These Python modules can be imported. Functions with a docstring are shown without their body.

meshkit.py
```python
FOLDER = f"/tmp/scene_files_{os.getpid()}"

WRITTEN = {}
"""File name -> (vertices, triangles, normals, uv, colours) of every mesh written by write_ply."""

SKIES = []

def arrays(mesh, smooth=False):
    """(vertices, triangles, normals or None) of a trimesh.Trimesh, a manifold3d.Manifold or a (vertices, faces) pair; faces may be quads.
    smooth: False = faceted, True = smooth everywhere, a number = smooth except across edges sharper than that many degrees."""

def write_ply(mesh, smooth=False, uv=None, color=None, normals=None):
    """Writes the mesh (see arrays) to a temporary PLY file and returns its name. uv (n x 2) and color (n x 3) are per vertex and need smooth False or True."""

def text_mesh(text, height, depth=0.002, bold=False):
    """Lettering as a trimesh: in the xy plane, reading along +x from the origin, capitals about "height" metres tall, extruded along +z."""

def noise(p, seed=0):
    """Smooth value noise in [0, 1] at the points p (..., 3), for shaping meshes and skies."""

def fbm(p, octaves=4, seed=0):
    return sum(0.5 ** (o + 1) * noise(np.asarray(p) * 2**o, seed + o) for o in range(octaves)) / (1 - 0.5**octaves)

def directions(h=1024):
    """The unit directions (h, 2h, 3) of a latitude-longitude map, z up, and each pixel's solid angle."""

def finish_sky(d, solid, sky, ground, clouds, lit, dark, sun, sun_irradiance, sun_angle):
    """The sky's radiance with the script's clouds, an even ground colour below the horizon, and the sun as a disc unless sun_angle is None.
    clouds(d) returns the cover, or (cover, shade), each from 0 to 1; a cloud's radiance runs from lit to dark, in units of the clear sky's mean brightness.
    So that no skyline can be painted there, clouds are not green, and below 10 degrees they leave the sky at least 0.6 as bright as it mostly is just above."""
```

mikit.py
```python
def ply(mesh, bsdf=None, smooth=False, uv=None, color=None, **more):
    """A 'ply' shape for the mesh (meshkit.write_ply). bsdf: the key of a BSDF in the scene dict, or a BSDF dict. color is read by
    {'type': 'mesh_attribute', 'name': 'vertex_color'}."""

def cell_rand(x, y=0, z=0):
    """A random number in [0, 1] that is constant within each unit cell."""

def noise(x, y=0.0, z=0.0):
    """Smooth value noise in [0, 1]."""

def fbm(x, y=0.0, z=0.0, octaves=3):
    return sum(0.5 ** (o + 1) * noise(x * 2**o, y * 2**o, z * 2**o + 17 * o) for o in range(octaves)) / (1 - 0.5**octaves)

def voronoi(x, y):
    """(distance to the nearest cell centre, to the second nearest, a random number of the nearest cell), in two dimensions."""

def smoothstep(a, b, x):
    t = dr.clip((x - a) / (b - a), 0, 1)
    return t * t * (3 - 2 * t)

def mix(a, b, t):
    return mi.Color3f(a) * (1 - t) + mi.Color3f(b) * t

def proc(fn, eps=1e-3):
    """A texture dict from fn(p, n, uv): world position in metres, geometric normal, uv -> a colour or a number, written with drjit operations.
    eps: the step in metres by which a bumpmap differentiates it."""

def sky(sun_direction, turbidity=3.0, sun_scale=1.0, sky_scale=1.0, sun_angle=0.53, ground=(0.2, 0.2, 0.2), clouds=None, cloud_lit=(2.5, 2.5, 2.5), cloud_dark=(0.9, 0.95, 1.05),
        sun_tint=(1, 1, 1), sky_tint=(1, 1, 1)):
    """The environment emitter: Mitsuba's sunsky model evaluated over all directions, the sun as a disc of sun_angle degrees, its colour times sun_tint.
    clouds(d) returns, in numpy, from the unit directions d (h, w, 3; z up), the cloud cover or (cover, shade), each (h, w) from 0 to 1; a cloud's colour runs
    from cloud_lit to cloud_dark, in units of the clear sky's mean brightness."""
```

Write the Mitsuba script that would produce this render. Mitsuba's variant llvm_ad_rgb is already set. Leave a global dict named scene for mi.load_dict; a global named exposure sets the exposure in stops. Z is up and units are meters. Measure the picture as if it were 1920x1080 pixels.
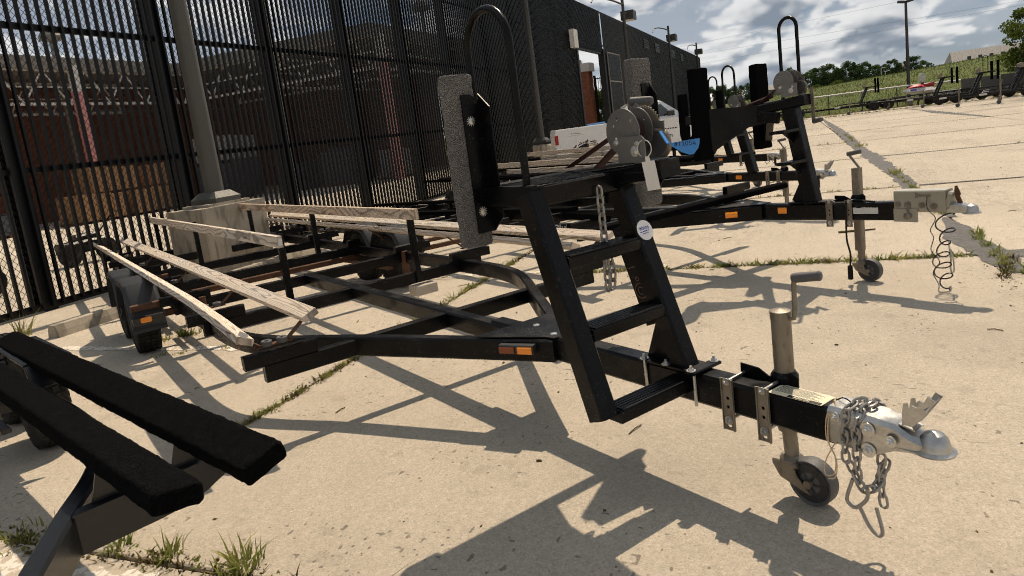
import math, random
import numpy as np
import mitsuba as mi
import drjit as dr
import mikit, meshkit
from mikit import noise, fbm, voronoi, cell_rand, smoothstep, mix
import shapely, trimesh
from shapely import affinity
from shapely.geometry import Polygon, Point

# ------------------------------------------------------------------ camera, sky, exposure
SF = mi.ScalarTransform4f
RC = np.array([[0.9228, 0.3635, -0.1280], [-0.0580, -0.1942, -0.9792], [-0.3811, 0.9111, -0.1572]])   # rows: right, down, forward
_u, _s, _vt = np.linalg.svd(RC); RC = _u @ _vt
CAM = np.array([0, 0, 1.5])
M = np.eye(4); M[:3, 0] = -RC[0]; M[:3, 1] = -RC[1]; M[:3, 2] = RC[2]; M[:3, 3] = CAM
scene = {"type": "scene"}
scene.pop("type")
labels = {}
scene["camera"] = {"type": "perspective", "fov": 2 * math.degrees(math.atan(960 / 1294.0)), "fov_axis": "x", "near_clip": 0.05, "far_clip": 3000.0,
                   "principal_point_offset_y": 82 / 1080.0, "to_world": SF(M.tolist())}
exposure = 1.25
SUN = (0.045, 0.55, 0.835)


def clouds(d):
    x, y, z0 = d[..., 0], d[..., 1], np.maximum(d[..., 2], 0.0)

    def den(z, oct=7):
        k = 1.0 / (z + 0.26)
        p = np.stack([x * k * 2.5 + 3.1, y * k * 2.5 + 8.4, 0 * x], -1)
        w = np.stack([meshkit.fbm(p * 1.6 + 11.0, 3, 5), meshkit.fbm(p * 1.6 + 47.0, 3, 6), 0 * x], -1) - 0.5
        q = p + 0.55 * w
        return 0.72 * meshkit.fbm(q, oct, 2) + 0.28 * (1 - np.abs(2 * meshkit.fbm(q * 2.7 + 5.5, 4, 9) - 1)) * 0.62, p
    a, p = den(z0)
    up = den(z0 + 0.016, 4)[0]
    cover = np.clip((a - 0.415) / 0.06, 0, 1)
    thin = 0.32 * np.clip((meshkit.fbm(p * 0.5 + 77.0, 4, 8) - 0.35) / 0.25, 0, 1)
    shade = np.clip((up - 0.47) / 0.10, 0, 1)
    shade = np.clip(shade + 0.9 * (meshkit.fbm(p * 3.4 + 31, 5, 4) - 0.5), 0, 1)
    return np.maximum(cover * cover * (3 - 2 * cover) * 0.97, thin), np.where(cover > 0.05, shade, 0.15)


scene["sky"] = mikit.sky(SUN, turbidity=3.2, sun_scale=1.35, sky_scale=0.56, clouds=clouds, cloud_lit=(6.2, 6.2, 6.15), cloud_dark=(1.85, 2.18, 2.65), ground=(0.25, 0.22, 0.18))

# ------------------------------------------------------------------ helpers: keys
used = set()


def numbered(k):
    if k not in used:
        used.add(k); return k
    i = 1
    while f"{k}_{i:03d}" in used: i += 1
    used.add(f"{k}_{i:03d}"); return f"{k}_{i:03d}"


def tag(k, label=None, cat=None, group=None, kind=None):
    d = labels.setdefault(k, {})
    for n, v in (("label", label), ("category", cat), ("group", group), ("kind", kind)):
        if v: d[n] = v
    return k


def add(parent, name, mesh, m, smooth=False, label=None, cat=None, group=None, kind=None, uv=None):
    k = numbered((parent + "__" if parent else "") + name)
    if isinstance(mesh, dict): scene[k] = mesh
    else: scene[k] = mikit.ply(mesh, m, smooth=smooth, **({"uv": uv} if uv is not None else {}))
    if label or cat or group or kind: tag(k, label, cat, group, kind)
    return k


def thing(name, label, cat, group=None):
    return tag(numbered(name), label, cat, group)


ORD = ["first", "second", "third", "fourth", "fifth", "sixth", "seventh", "eighth", "ninth", "tenth", "eleventh", "twelfth", "thirteenth", "fourteenth", "fifteenth", "sixteenth",
       "seventeenth", "eighteenth", "nineteenth", "twentieth", "twenty-first", "twenty-second", "twenty-third", "twenty-fourth", "twenty-fifth", "twenty-sixth"]

# ------------------------------------------------------------------ helpers: meshes as (V, F)
A = lambda *x: np.array(x, float)
unit = lambda v: np.asarray(v, float) / (np.linalg.norm(v) + 1e-12)


def cat(ms):
    vs, fs, n = [], [], 0
    for v, f in ms:
        vs.append(v); fs.append(np.asarray(f) + n); n += len(v)
    return np.vstack(vs), np.vstack(fs)


def frame(d, up=(0, 0, 1)):
    d = unit(d); up = np.asarray(up, float)
    if abs(d @ unit(up)) > 0.999: up = A(1, 0, 0) if abs(d[0]) < 0.9 else A(0, 1, 0)
    s = unit(np.cross(d, up)); return d, s, np.cross(s, d)


def loft(rings, closed=False, caps=True):
    r = np.asarray(rings, float); n, k = r.shape[:2]
    v = r.reshape(-1, 3); f = []
    i = np.arange(k); j = (i + 1) % k
    for a in range(n if closed else n - 1):
        b = (a + 1) % n
        f.append(np.stack([a * k + i, a * k + j, b * k + j], 1)); f.append(np.stack([a * k + i, b * k + j, b * k + i], 1))
    if caps and not closed:
        for a, flip in ((0, True), (n - 1, False)):
            t = np.stack([np.full(k - 2, a * k), a * k + np.arange(1, k - 1), a * k + np.arange(2, k)], 1)
            f.append(t[:, ::-1] if flip else t)
    return v, np.vstack(f)


def octo(w, h, c):
    c = min(c, 0.45 * min(w, h)); w, h = w / 2, h / 2
    return A([w, h - c], [w - c, h], [-w + c, h], [-w, h - c], [-w, -h + c], [-w + c, -h], [w - c, -h], [w, -h + c])


def beam(a, b, w, h, up=(0, 0, 1), c=0.006):
    """A chamfered bar from a to b; w across, h along up."""
    a, b = np.asarray(a, float), np.asarray(b, float)
    d, s, u = frame(b - a, up); o = octo(w, h, c)
    return loft([[p + x * s + y * u for x, y in o[::-1]] for p in (a, b)])


def sweep_bar(pts, w, h, up=(0, 0, 1), c=0.006):
    pts = np.asarray(pts, float); t = np.gradient(pts, axis=0); o = octo(w, h, c)[::-1]; R = []
    for p, d in zip(pts, t):
        d, s, u = frame(d, up); R.append([p + x * s + y * u for x, y in o])
    return loft(R)


def tube(pts, r, n=8, closed=False):
    pts = np.asarray(pts, float)
    t = (np.roll(pts, -1, 0) - np.roll(pts, 1, 0)) if closed else np.gradient(pts, axis=0)
    r = np.broadcast_to(r, (len(pts),)); R = []
    u = None
    for p, d, q in zip(pts, t, r):
        d = unit(d)
        if u is None: _, _, u = frame(d, (0, 0, 1) if abs(d[2]) < 0.9 else (1, 0, 0))
        u = unit(u - d * (u @ d)); s = np.cross(d, u)
        a = np.arange(n) * 2 * np.pi / n
        R.append(p + q * (np.cos(a)[:, None] * u - np.sin(a)[:, None] * s))
    R = np.array(R)[:, ::-1]
    return loft(R, closed)


def arc(c, ex, ey, r, a0, a1, n):
    a = np.radians(np.linspace(a0, a1, n)); c, ex, ey = map(np.asarray, (c, ex, ey))
    return [c + r * (math.cos(t) * ex + math.sin(t) * ey) for t in a]


def lathe(prof, o, axis, n=24):
    """prof: (radius, height) pairs along axis from o."""
    d = unit(axis); _, s, u = frame(d, (0, 0, 1) if abs(d[2]) < 0.9 else (1, 0, 0))
    a = np.arange(n) * 2 * np.pi / n
    ring = np.cos(a)[:, None] * s + np.sin(a)[:, None] * u
    R = [np.asarray(o) + h * d + max(r, 1e-5) * ring for r, h in prof]
    v, f = loft(R, caps=True)
    return v, f[:, ::-1] if np.dot(np.cross(s, u), d) < 0 else f


def box(lo, hi, c=0.0):
    lo, hi = np.asarray(lo, float), np.asarray(hi, float)
    if c:
        m = (lo + hi) / 2; return beam((m[0], m[1], lo[2]), (m[0], m[1], hi[2]), hi[1] - lo[1], hi[0] - lo[0], up=(1, 0, 0), c=c)
    v = np.array([[x, y, z] for z in (lo[2], hi[2]) for x, y in ((lo[0], lo[1]), (hi[0], lo[1]), (hi[0], hi[1]), (lo[0], hi[1]))])
    f = np.array([[0, 2, 1], [0, 3, 2], [4, 5, 6], [4, 6, 7], [0, 1, 5], [0, 5, 4], [1, 2, 6], [1, 6, 5], [2, 3, 7], [2, 7, 6], [3, 0, 4], [3, 4, 7]])
    return v, f


def plate(poly, o, ex, ey, t):
    """A shapely polygon (or point list) extruded by t along ex x ey."""
    g = poly if hasattr(poly, "geom_type") else Polygon(poly)
    m = trimesh.creation.extrude_polygon(shapely.geometry.polygon.orient(g), t, engine="earcut")
    ex, ey = unit(ex), unit(ey); ez = np.cross(ex, ey); v = np.array(m.vertices)
    return np.asarray(o) + v[:, :1] * ex + v[:, 1:2] * ey + v[:, 2:] * ez, np.array(m.faces)


def sphere(c, r, n=2):
    m = trimesh.creation.icosphere(subdivisions=n); return np.asarray(c) + np.array(m.vertices) * np.asarray(r), np.array(m.faces)


def text(s, h, o, ex, ey, depth=0.002, bold=False):
    m = meshkit.text_mesh(s, h, depth, bold); v = np.array(m.vertices); ex, ey = unit(ex), unit(ey); ez = np.cross(ex, ey)
    return np.asarray(o) + v[:, :1] * ex + v[:, 1:2] * ey + v[:, 2:] * ez, np.array(m.faces)


def hexbolt(o, axis, r=0.011, h=0.009, washer=True):
    o = np.asarray(o, float); d = unit(axis); ms = [lathe([(r, 0), (r, h * 0.8), (r * 0.85, h), (0, h)], o, d, 6), lathe([(r * 0.5, 0), (r * 0.5, h * 1.9), (0, h * 1.9)], o, d, 8)]
    if washer: ms.append(lathe([(r * 1.6, 0), (r * 1.6, 0.003), (0, 0.003)], o, d, 12))
    return cat(ms)


def link(c, d, side, L, r, w):
    """One chain link: long axis d, flat in the plane of d and side."""
    c, d = np.asarray(c, float), unit(d); s = unit(np.asarray(side) - d * (np.asarray(side) @ d)); h = L / 2 - w
    pts = arc(c + d * h, s, d, w, 0, 180, 5) + arc(c - d * h, -s, -d, w, 0, 180, 5)
    wt = (1, 1, 1)
    return tube(pts, r, 6, closed=True)


def chain(path, L=0.045, r=0.0048, w=0.0125, side=(1, 0, 0.3)):
    path = np.asarray(path, float); seg = np.linalg.norm(np.diff(path, axis=0), axis=1); s = np.r_[0, np.cumsum(seg)]
    pitch = L - 2 * r * 1.15; n = int(s[-1] / pitch); out = []
    at = lambda q: np.array([np.interp(q, s, path[:, k]) for k in range(3)])
    for i in range(n):
        a, b = at(i * pitch), at((i + 1) * pitch); d = unit(b - a); sd = np.asarray(side, float)
        if i % 2: sd = np.cross(d, sd)
        out.append(link((a + b) / 2, d, sd, L, r, w))
    return out


def spl(pts, n=6):
    P = np.asarray(pts, float); Q = np.vstack([2 * P[0] - P[1], P, 2 * P[-1] - P[-2]]); out = []
    for i in range(len(P) - 1):
        a, b, c, d = Q[i:i + 4]
        for t in np.arange(n) / n: out.append(.5 * (2 * b + (c - a) * t + (2 * a - 5 * b + 4 * c - d) * t * t + (3 * b - a - 3 * c + d) * t ** 3))
    return np.array(out + [P[-1]])


def scatter_noise(v, amp, scale, seed=0):
    return v + amp * np.stack([meshkit.fbm(v * scale + 7.3 * k, 3, seed + k) - 0.5 for k in range(3)], -1) * 2

# ------------------------------------------------------------------ materials
def rgb(*c): return {"type": "rgb", "value": list(c)}
def mat(name, color, rough=0.5, metal=0.0, spec=0.5, two=True, bump=None, bscale=0.001, **k):
    d = {"type": "principled", "base_color": color if isinstance(color, dict) else rgb(*color), "roughness": rough, "metallic": metal, "specular": spec, **k}
    if bump is not None: d = {"type": "bumpmap", "arbitrary": bump, "scale": bscale, "bsdf": d}
    scene[name] = {"type": "twosided", "bsdf": d} if two else d
    return name


def f_dusty(p, n, uv):
    patch = smoothstep(0.5, 0.72, fbm(p.x * 5, p.y * 5, p.z * 5, 3))
    speck = smoothstep(0.80, 0.88, noise(p.x * 140, p.y * 140, p.z * 140)) * (0.25 + 0.75 * patch)
    rust = smoothstep(0.74, 0.80, fbm(p.x * 31, p.y * 31, p.z * 31, 4)) * smoothstep(0.52, 0.62, fbm(p.x * 2.3 + 5, p.y * 2.3, p.z * 2.3, 2))
    scr = smoothstep(0.90, 0.96, noise((p.x * 0.84 - p.y * 0.54) * 16, (p.x * 0.54 + p.y * 0.84) * 190, p.z * 190))
    return mix(mix([0.0018, 0.0021, 0.0032], [0.08, 0.08, 0.08], speck * 0.8 + 0.04 * patch + 0.35 * scr), [0.06, 0.04, 0.03], 0.5 * rust)
def r_dusty(p, n, uv): return 0.27 + 0.22 * smoothstep(0.4, 0.7, fbm(p.x * 7, p.y * 7, p.z * 7, 3))
mat("black_paint", mikit.proc(f_dusty), mikit.proc(r_dusty), spec=0.18)
mat("black_plain", (0.002, 0.0022, 0.003), 0.36, spec=0.25)
mat("black_smooth", (0.006, 0.0075, 0.0105), 0.34, spec=0.55)
mat("fence_black", (0.0035, 0.004, 0.005), 0.45, spec=0.25)
mat("cladding", (0.012, 0.0125, 0.015), 0.6, spec=0.3)
mat("black_plastic", (0.022, 0.023, 0.025), 0.42)
mat("grey_rubber", (0.075, 0.075, 0.078), 0.6)
def f_tyre(p, n, uv): return mix([0.012, 0.012, 0.012], [0.035, 0.032, 0.028], smoothstep(0.4, 0.75, fbm(p.x * 9, p.y * 9, p.z * 9, 3)))
mat("tyre_rubber", mikit.proc(f_tyre), 0.85, spec=0.25)
def f_carpet(p, n, uv): return mix([0.002, 0.002, 0.0022], [0.010, 0.010, 0.011], smoothstep(0.55, 0.95, cell_rand(p.x * 330, p.y * 330, p.z * 330)))
def b_carpet(p, n, uv): return noise(p.x * 420, p.y * 420, p.z * 420)
mat("black_carpet", mikit.proc(f_carpet), 1.0, spec=0.03, bump=mikit.proc(b_carpet, 5e-4), bscale=0.002)
def f_gcarpet(p, n, uv):
    g = cell_rand(p.x * 300, p.y * 300, p.z * 300); l = fbm(p.x * 9, p.y * 9, p.z * 9, 2)
    return mix([0.055, 0.053, 0.052], [0.24, 0.23, 0.22], smoothstep(0.2, 1.0, g) * (0.55 + 0.8 * l))
mat("grey_carpet", mikit.proc(f_gcarpet), 1.0, spec=0.1, bump=mikit.proc(b_carpet, 5e-4), bscale=0.002)
def f_galv(p, n, uv):
    a = fbm(p.x * 22, p.y * 22, p.z * 22, 3); b = noise(p.x * 160, p.y * 160, p.z * 160)
    return mix([0.34, 0.345, 0.34], [0.58, 0.58, 0.56], a) * (0.88 + 0.2 * b)
def r_galv(p, n, uv): return 0.22 + 0.26 * fbm(p.x * 30, p.y * 30, p.z * 30, 3)
mat("galvanized", mikit.proc(f_galv), mikit.proc(r_galv), metal=0.95)
mat("zinc_plate", (0.33, 0.325, 0.28), 0.42, metal=0.7)
def f_dull(p, n, uv):
    a = fbm(p.x * 14, p.y * 14, p.z * 5, 4); k = smoothstep(0.62, 0.7, fbm(p.x * 60, p.y * 60, p.z * 18, 3))
    return mix(mix([0.12, 0.10, 0.075], [0.30, 0.27, 0.22], a), [0.10, 0.08, 0.06], k * 0.35)
mat("dull_zinc", mikit.proc(f_dull), 0.5, metal=0.6)
mat("chain_steel", (0.34, 0.33, 0.31), 0.5, metal=0.7)
mat("bright_zinc", (0.62, 0.62, 0.60), 0.3, metal=0.9)
def f_rust(p, n, uv): return mix([0.028, 0.016, 0.011], [0.15, 0.065, 0.03], fbm(p.x * 24, p.y * 24, p.z * 24, 4))
mat("rusty_steel", mikit.proc(f_rust), 0.8)
mat("amber_lens", (0.85, 0.27, 0.015), 0.15, spec=0.6, clearcoat=0.6)
mat("dark_amber_lens", (0.20, 0.035, 0.004), 0.2, spec=0.6)
mat("red_lens", (0.35, 0.012, 0.012), 0.18, spec=0.6)


def wood_fn(lo, hi, grey):
    def f(p, n, uv):
        s, t = uv.x, uv.y
        t0 = 0.05 * (noise(s * 0.55, 3.1) - 0.5) + 0.03 * (noise(s * 2.1, 9.7) - 0.5)
        h = 0.018 + 0.06 * noise(s * 0.75, 5.5) + 0.02 * noise(s * 3.0, 1.5)
        g = dr.sqrt(dr.square(dr.abs(t - t0) + 0.001) + h * h) * 150 + 1.6 * fbm(s * 3.0, t * 26, 0.0, 3)
        k = g - dr.floor(g)
        line = smoothstep(0.45, 0.92, k) * (1 - smoothstep(0.93, 1.0, k))
        fib = fbm(s * 14, t * 420, 2.0, 3)
        w = smoothstep(0.38, 0.66, fbm(s * 1.3, t * 9, 7.0, 3))
        c = mix(mix(lo, hi, 0.35 + 0.5 * fib), grey, 0.55 * w)
        dark = smoothstep(0.70, 0.80, fbm(s * 5, t * 60, 4.0, 3))
        return c * (1 - 0.55 * line) * (1 - 0.45 * dark)
    return f
mat("old_wood", mikit.proc(wood_fn([0.48, 0.385, 0.295], [0.66, 0.57, 0.465], [0.56, 0.52, 0.46])), 0.85, spec=0.2)
mat("new_wood", mikit.proc(wood_fn([0.50, 0.36, 0.25], [0.64, 0.49, 0.36], [0.56, 0.48, 0.38])), 0.8, spec=0.2)
mat("white_paint", (0.72, 0.72, 0.72), 0.32, clearcoat=0.5)
mat("dark_glass", (0.012, 0.02, 0.028), 0.05, spec=0.7)
mat("paper", (0.66, 0.63, 0.58), 0.8)
mat("blue_tape", (0.05, 0.24, 0.62), 0.6)
mat("ink", (0.012, 0.012, 0.015), 0.7)
mat("blue_ink", (0.02, 0.04, 0.30), 0.6)
mat("silver_print", (0.55, 0.55, 0.54), 0.5)
mat("pale_red_print", (0.42, 0.22, 0.17), 0.7)
mat("cream_label", (0.62, 0.56, 0.40), 0.55)
mat("grey_post", (0.075, 0.072, 0.062), 0.55)
mat("winch_grey", (0.21, 0.21, 0.205), 0.4, metal=0.75)
mat("strap_web", (0.035, 0.012, 0.012), 0.9)
mat("light_wire", (0.55, 0.42, 0.26), 0.6)
mat("bronze_paint", (0.035, 0.033, 0.03), 0.5)
mat("lamp_grey", (0.18, 0.165, 0.145), 0.6)
mat("red_post", (0.50, 0.22, 0.21), 0.6)
mat("offwhite", (0.55, 0.53, 0.50), 0.6)
mat("cardboard", (0.26, 0.15, 0.075), 0.9)
mat("dark_wrap", (0.05, 0.055, 0.075), 0.45)
mat("grey_wrap", (0.22, 0.22, 0.23), 0.5)
mat("grey_roof", (0.20, 0.19, 0.18), 0.8)
mat("beige_siding", (0.50, 0.41, 0.33), 0.8)
mat("window_dark", (0.03, 0.035, 0.04), 0.15)
mat("orange_brick", (0.38, 0.13, 0.06), 0.8)
mat("red_cloth", (0.45, 0.02, 0.04), 0.5)
mat("violet_blue", (0.05, 0.06, 0.40), 0.4)
mat("skin", (0.38, 0.22, 0.15), 0.6)
mat("hi_vis_grey", (0.42, 0.44, 0.36), 0.8)
mat("dark_cloth", (0.03, 0.032, 0.045), 0.9)


def f_conc(p, n, uv):
    big = fbm(p.x * 0.55, p.y * 0.55, 1.0, 4); mid = fbm(p.x * 5, p.y * 5, 2.0, 4); grit = noise(p.x * 190, p.y * 190); g2 = noise(p.x * 75, p.y * 75, 4.0)
    sl = cell_rand(dr.floor((p.x + 3.1) / 4.65), dr.floor((p.y - 1.35) / 5.15), 7.0)
    c = mix([0.345, 0.300, 0.236], [0.475, 0.418, 0.335], 0.25 + 0.5 * big + 0.35 * (mid - 0.5))
    g3 = smoothstep(0.74, 0.92, noise(p.x * 210, p.y * 210, 5.0)); g4 = smoothstep(0.74, 0.95, noise(p.x * 170, p.y * 170, 6.0))
    c = c * (0.80 + 0.26 * grit + 0.16 * g2) * (0.93 + 0.12 * sl) * (1 + 0.13 * g4) * (1 - 0.26 * g3)
    pit = smoothstep(0.86, 0.93, noise(p.x * 42, p.y * 42, 9.0)) * smoothstep(0.45, 0.6, fbm(p.x * 3, p.y * 3, 6.0, 2))
    stain = smoothstep(0.60, 0.74, fbm(p.x * 1.1 + 9, p.y * 1.1, 3.0, 4))
    wet = smoothstep(0.66, 0.72, fbm(p.x * 11, p.y * 11, 8.0, 4)) * smoothstep(0.5, 0.62, fbm(p.x * 1.7, p.y * 1.7, 5.0, 2))
    rust = smoothstep(0.56, 0.72, fbm(p.x * 2.6, p.y * 1.9, 12.0, 4)) * smoothstep(0.62, 0.2, dr.sqrt(dr.square(p.x + 1.75) + dr.square((p.y - 2.05) * 1.6)))
    tread = smoothstep(0.60, 0.70, fbm(p.x * 2.2, p.y * 0.5, 15.0, 3)) * smoothstep(0.4, 0.6, noise(p.x * 34, p.y * 8, 2.0)) * smoothstep(7.2, 9.0, p.y)
    c = mix(c, c * mi.Color3f(1.0, 0.72, 0.42), 0.75 * rust) * (1 - 0.13 * tread)
    return c * (1 - 0.5 * pit) * (1 - 0.10 * stain) * (1 - 0.12 * wet)
def b_conc(p, n, uv): return noise(p.x * 210, p.y * 210) * 0.7 + 0.5 * noise(p.x * 60, p.y * 60, 3.0)
mat("concrete", mikit.proc(f_conc), 0.9, spec=0.2, bump=mikit.proc(b_conc, 1e-3), bscale=0.0016)
def f_kerb(p, n, uv):
    a = fbm(p.x * 4, p.y * 4, p.z * 4, 4); s = smoothstep(0.5, 0.7, fbm(p.x * 12, p.y * 12, p.z * 2.2, 3)); g = noise(p.x * 90, p.y * 90, p.z * 90)
    return mix([0.27, 0.235, 0.185], [0.42, 0.375, 0.30], a) * (0.85 + 0.25 * g) * (1 - 0.4 * s)
mat("block_concrete", mikit.proc(f_kerb), 0.9, spec=0.2)
def f_bed(p, n, uv): return mix([0.05, 0.04, 0.03], [0.14, 0.11, 0.08], fbm(p.x * 20, p.y * 20, 0.0, 3))
mat("joint_dirt", mikit.proc(f_bed), 1.0, spec=0.1)
def f_tar(p, n, uv): return mix([0.055, 0.055, 0.055], [0.15, 0.145, 0.14], fbm(p.x * 30, p.y * 30, 0.0, 4))
mat("tar_seal", mikit.proc(f_tar), 0.85, spec=0.3)
def f_line(p, n, uv):
    w = smoothstep(0.40, 0.60, fbm(p.x * 38, p.y * 38, 4.0, 4)); return mix([0.42, 0.36, 0.28], [0.64, 0.60, 0.53], w)
mat("worn_line", mikit.proc(f_line), 0.9, spec=0.2)
def f_brick(p, n, uv):
    u = (p.y + p.x) * 4.4; v = p.z * 13.0; r = dr.floor(v); u2 = u + 0.5 * (r - 2 * dr.floor(r / 2))
    fu, fv = u2 - dr.floor(u2), v - r
    m = smoothstep(0.0, 0.06, fu) * smoothstep(0.0, 0.16, fv)
    return mix([0.20, 0.17, 0.14], mix([0.16, 0.055, 0.03], [0.26, 0.095, 0.05], cell_rand(u2, v)), m)
mat("brick", mikit.proc(f_brick), 0.9, spec=0.2)
def f_grass(p, n, uv): 
    a = fbm(p.x * 0.25, p.y * 0.25, 0.0, 4); b = noise(p.x * 3, p.y * 3, p.z * 3)
    return mix([0.055, 0.078, 0.022], [0.125, 0.14, 0.05], 0.6 * a + 0.4 * b)
mat("field_grass", mikit.proc(f_grass), 0.95, spec=0.1)
def f_blade(p, n, uv): return mix([0.12, 0.17, 0.03], [0.36, 0.33, 0.11], noise(p.x * 9, p.y * 9, 1.0))
scene["weed_leaf"] = {"type": "principledthin", "base_color": mikit.proc(f_blade), "roughness": 0.7, "diff_trans": 0.7}
def f_dead(p, n, uv): return mix([0.05, 0.04, 0.02], [0.16, 0.12, 0.06], noise(p.x * 15, p.y * 15, 1.0))
mat("dry_litter", mikit.proc(f_dead), 1.0, spec=0.1)
def leafm(name, a, b):
    def f(p, n, uv): return mix(a, b, 0.5 * noise(p.x * 0.7, p.y * 0.7, p.z * 0.7) + 0.5 * noise(p.x * 4, p.y * 4, p.z * 4))
    scene[name] = {"type": "principledthin", "base_color": mikit.proc(f), "roughness": 0.6, "diff_trans": 0.6}
leafm("leaf_dark", [0.035, 0.062, 0.026], [0.075, 0.12, 0.045]); leafm("leaf_mid", [0.05, 0.085, 0.024], [0.11, 0.16, 0.05]); leafm("leaf_pale", [0.07, 0.10, 0.02], [0.15, 0.18, 0.045])
leafm("field_blade", [0.055, 0.078, 0.02], [0.13, 0.145, 0.05])
mat("bark", (0.07, 0.055, 0.04), 0.9)
rng = random.Random(7); nrg = np.random.default_rng(7)
# ------------------------------------------------------------------ pavement: slabs on a dirt bed
def sheet(x0, x1, y0, y1, z, nx=1, ny=1):
    xs, ys = np.linspace(x0, x1, nx + 1), np.linspace(y0, y1, ny + 1)
    X, Y = np.meshgrid(xs, ys); v = np.stack([X.ravel(), Y.ravel(), np.full(X.size, z)], 1); w = nx + 1
    i = np.array([a * w + b for a in range(ny) for b in range(nx)])
    return v, np.vstack([np.stack([i, i + 1, i + w + 1], 1), np.stack([i, i + w + 1, i + w], 1)])


tag(add(None, "pavement", sheet(-75, 75, -25, 54, -0.02), "joint_dirt"), kind="structure", label="beige concrete lot of large slabs with weedy joints and tar seals")
XJ = [-70, -63.5, -58.9, -54.2, -49.6, -44.9, -40.3, -35.6, -31.0, -26.3, -21.7, -17.0, -12.4, -7.75, -3.1, 1.55, 6.2, 10.85, 15.5, 20.2, 24.8, 29.5, 34.1, 40, 46]
YJ = [-20, -14.5, -9, -3.4, 1.75, 6.66, 11.48, 16.8, 22.3, 27.8, 33.2, 38.6, 44.0, 49.6]
def slab(x0, x1, y0, y1, dz, far):
    g, b = (0.010, 0.008) if not far else (0.022, 0.012)
    ring = lambda e, z: [[x0 + e, y0 + e, z], [x1 - e, y0 + e, z], [x1 - e, y1 - e, z], [x0 + e, y1 - e, z]]
    return loft([ring(g, -0.03), ring(g, dz - b * 0.7), ring(g + b, dz)])
for i in range(len(XJ) - 1):
    for j in range(len(YJ) - 1):
        off = 0.0 if i >= 15 else (-0.08 if i < 13 else 0.05)
        far = YJ[j] > 14
        y0 = YJ[j] + (0.0 if i >= 15 else (0.35 if 2 < j else 0.0)); y1 = YJ[j + 1] + (0.0 if i >= 15 else (0.35 if 1 < j else 0.0))
        if 12 <= i <= 14: y0, y1 = YJ[j], YJ[j + 1]
        add("pavement", "slab", slab(XJ[i], XJ[i + 1], y0, y1, rng.uniform(-0.0015, 0.0015), far), "concrete")

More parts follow.
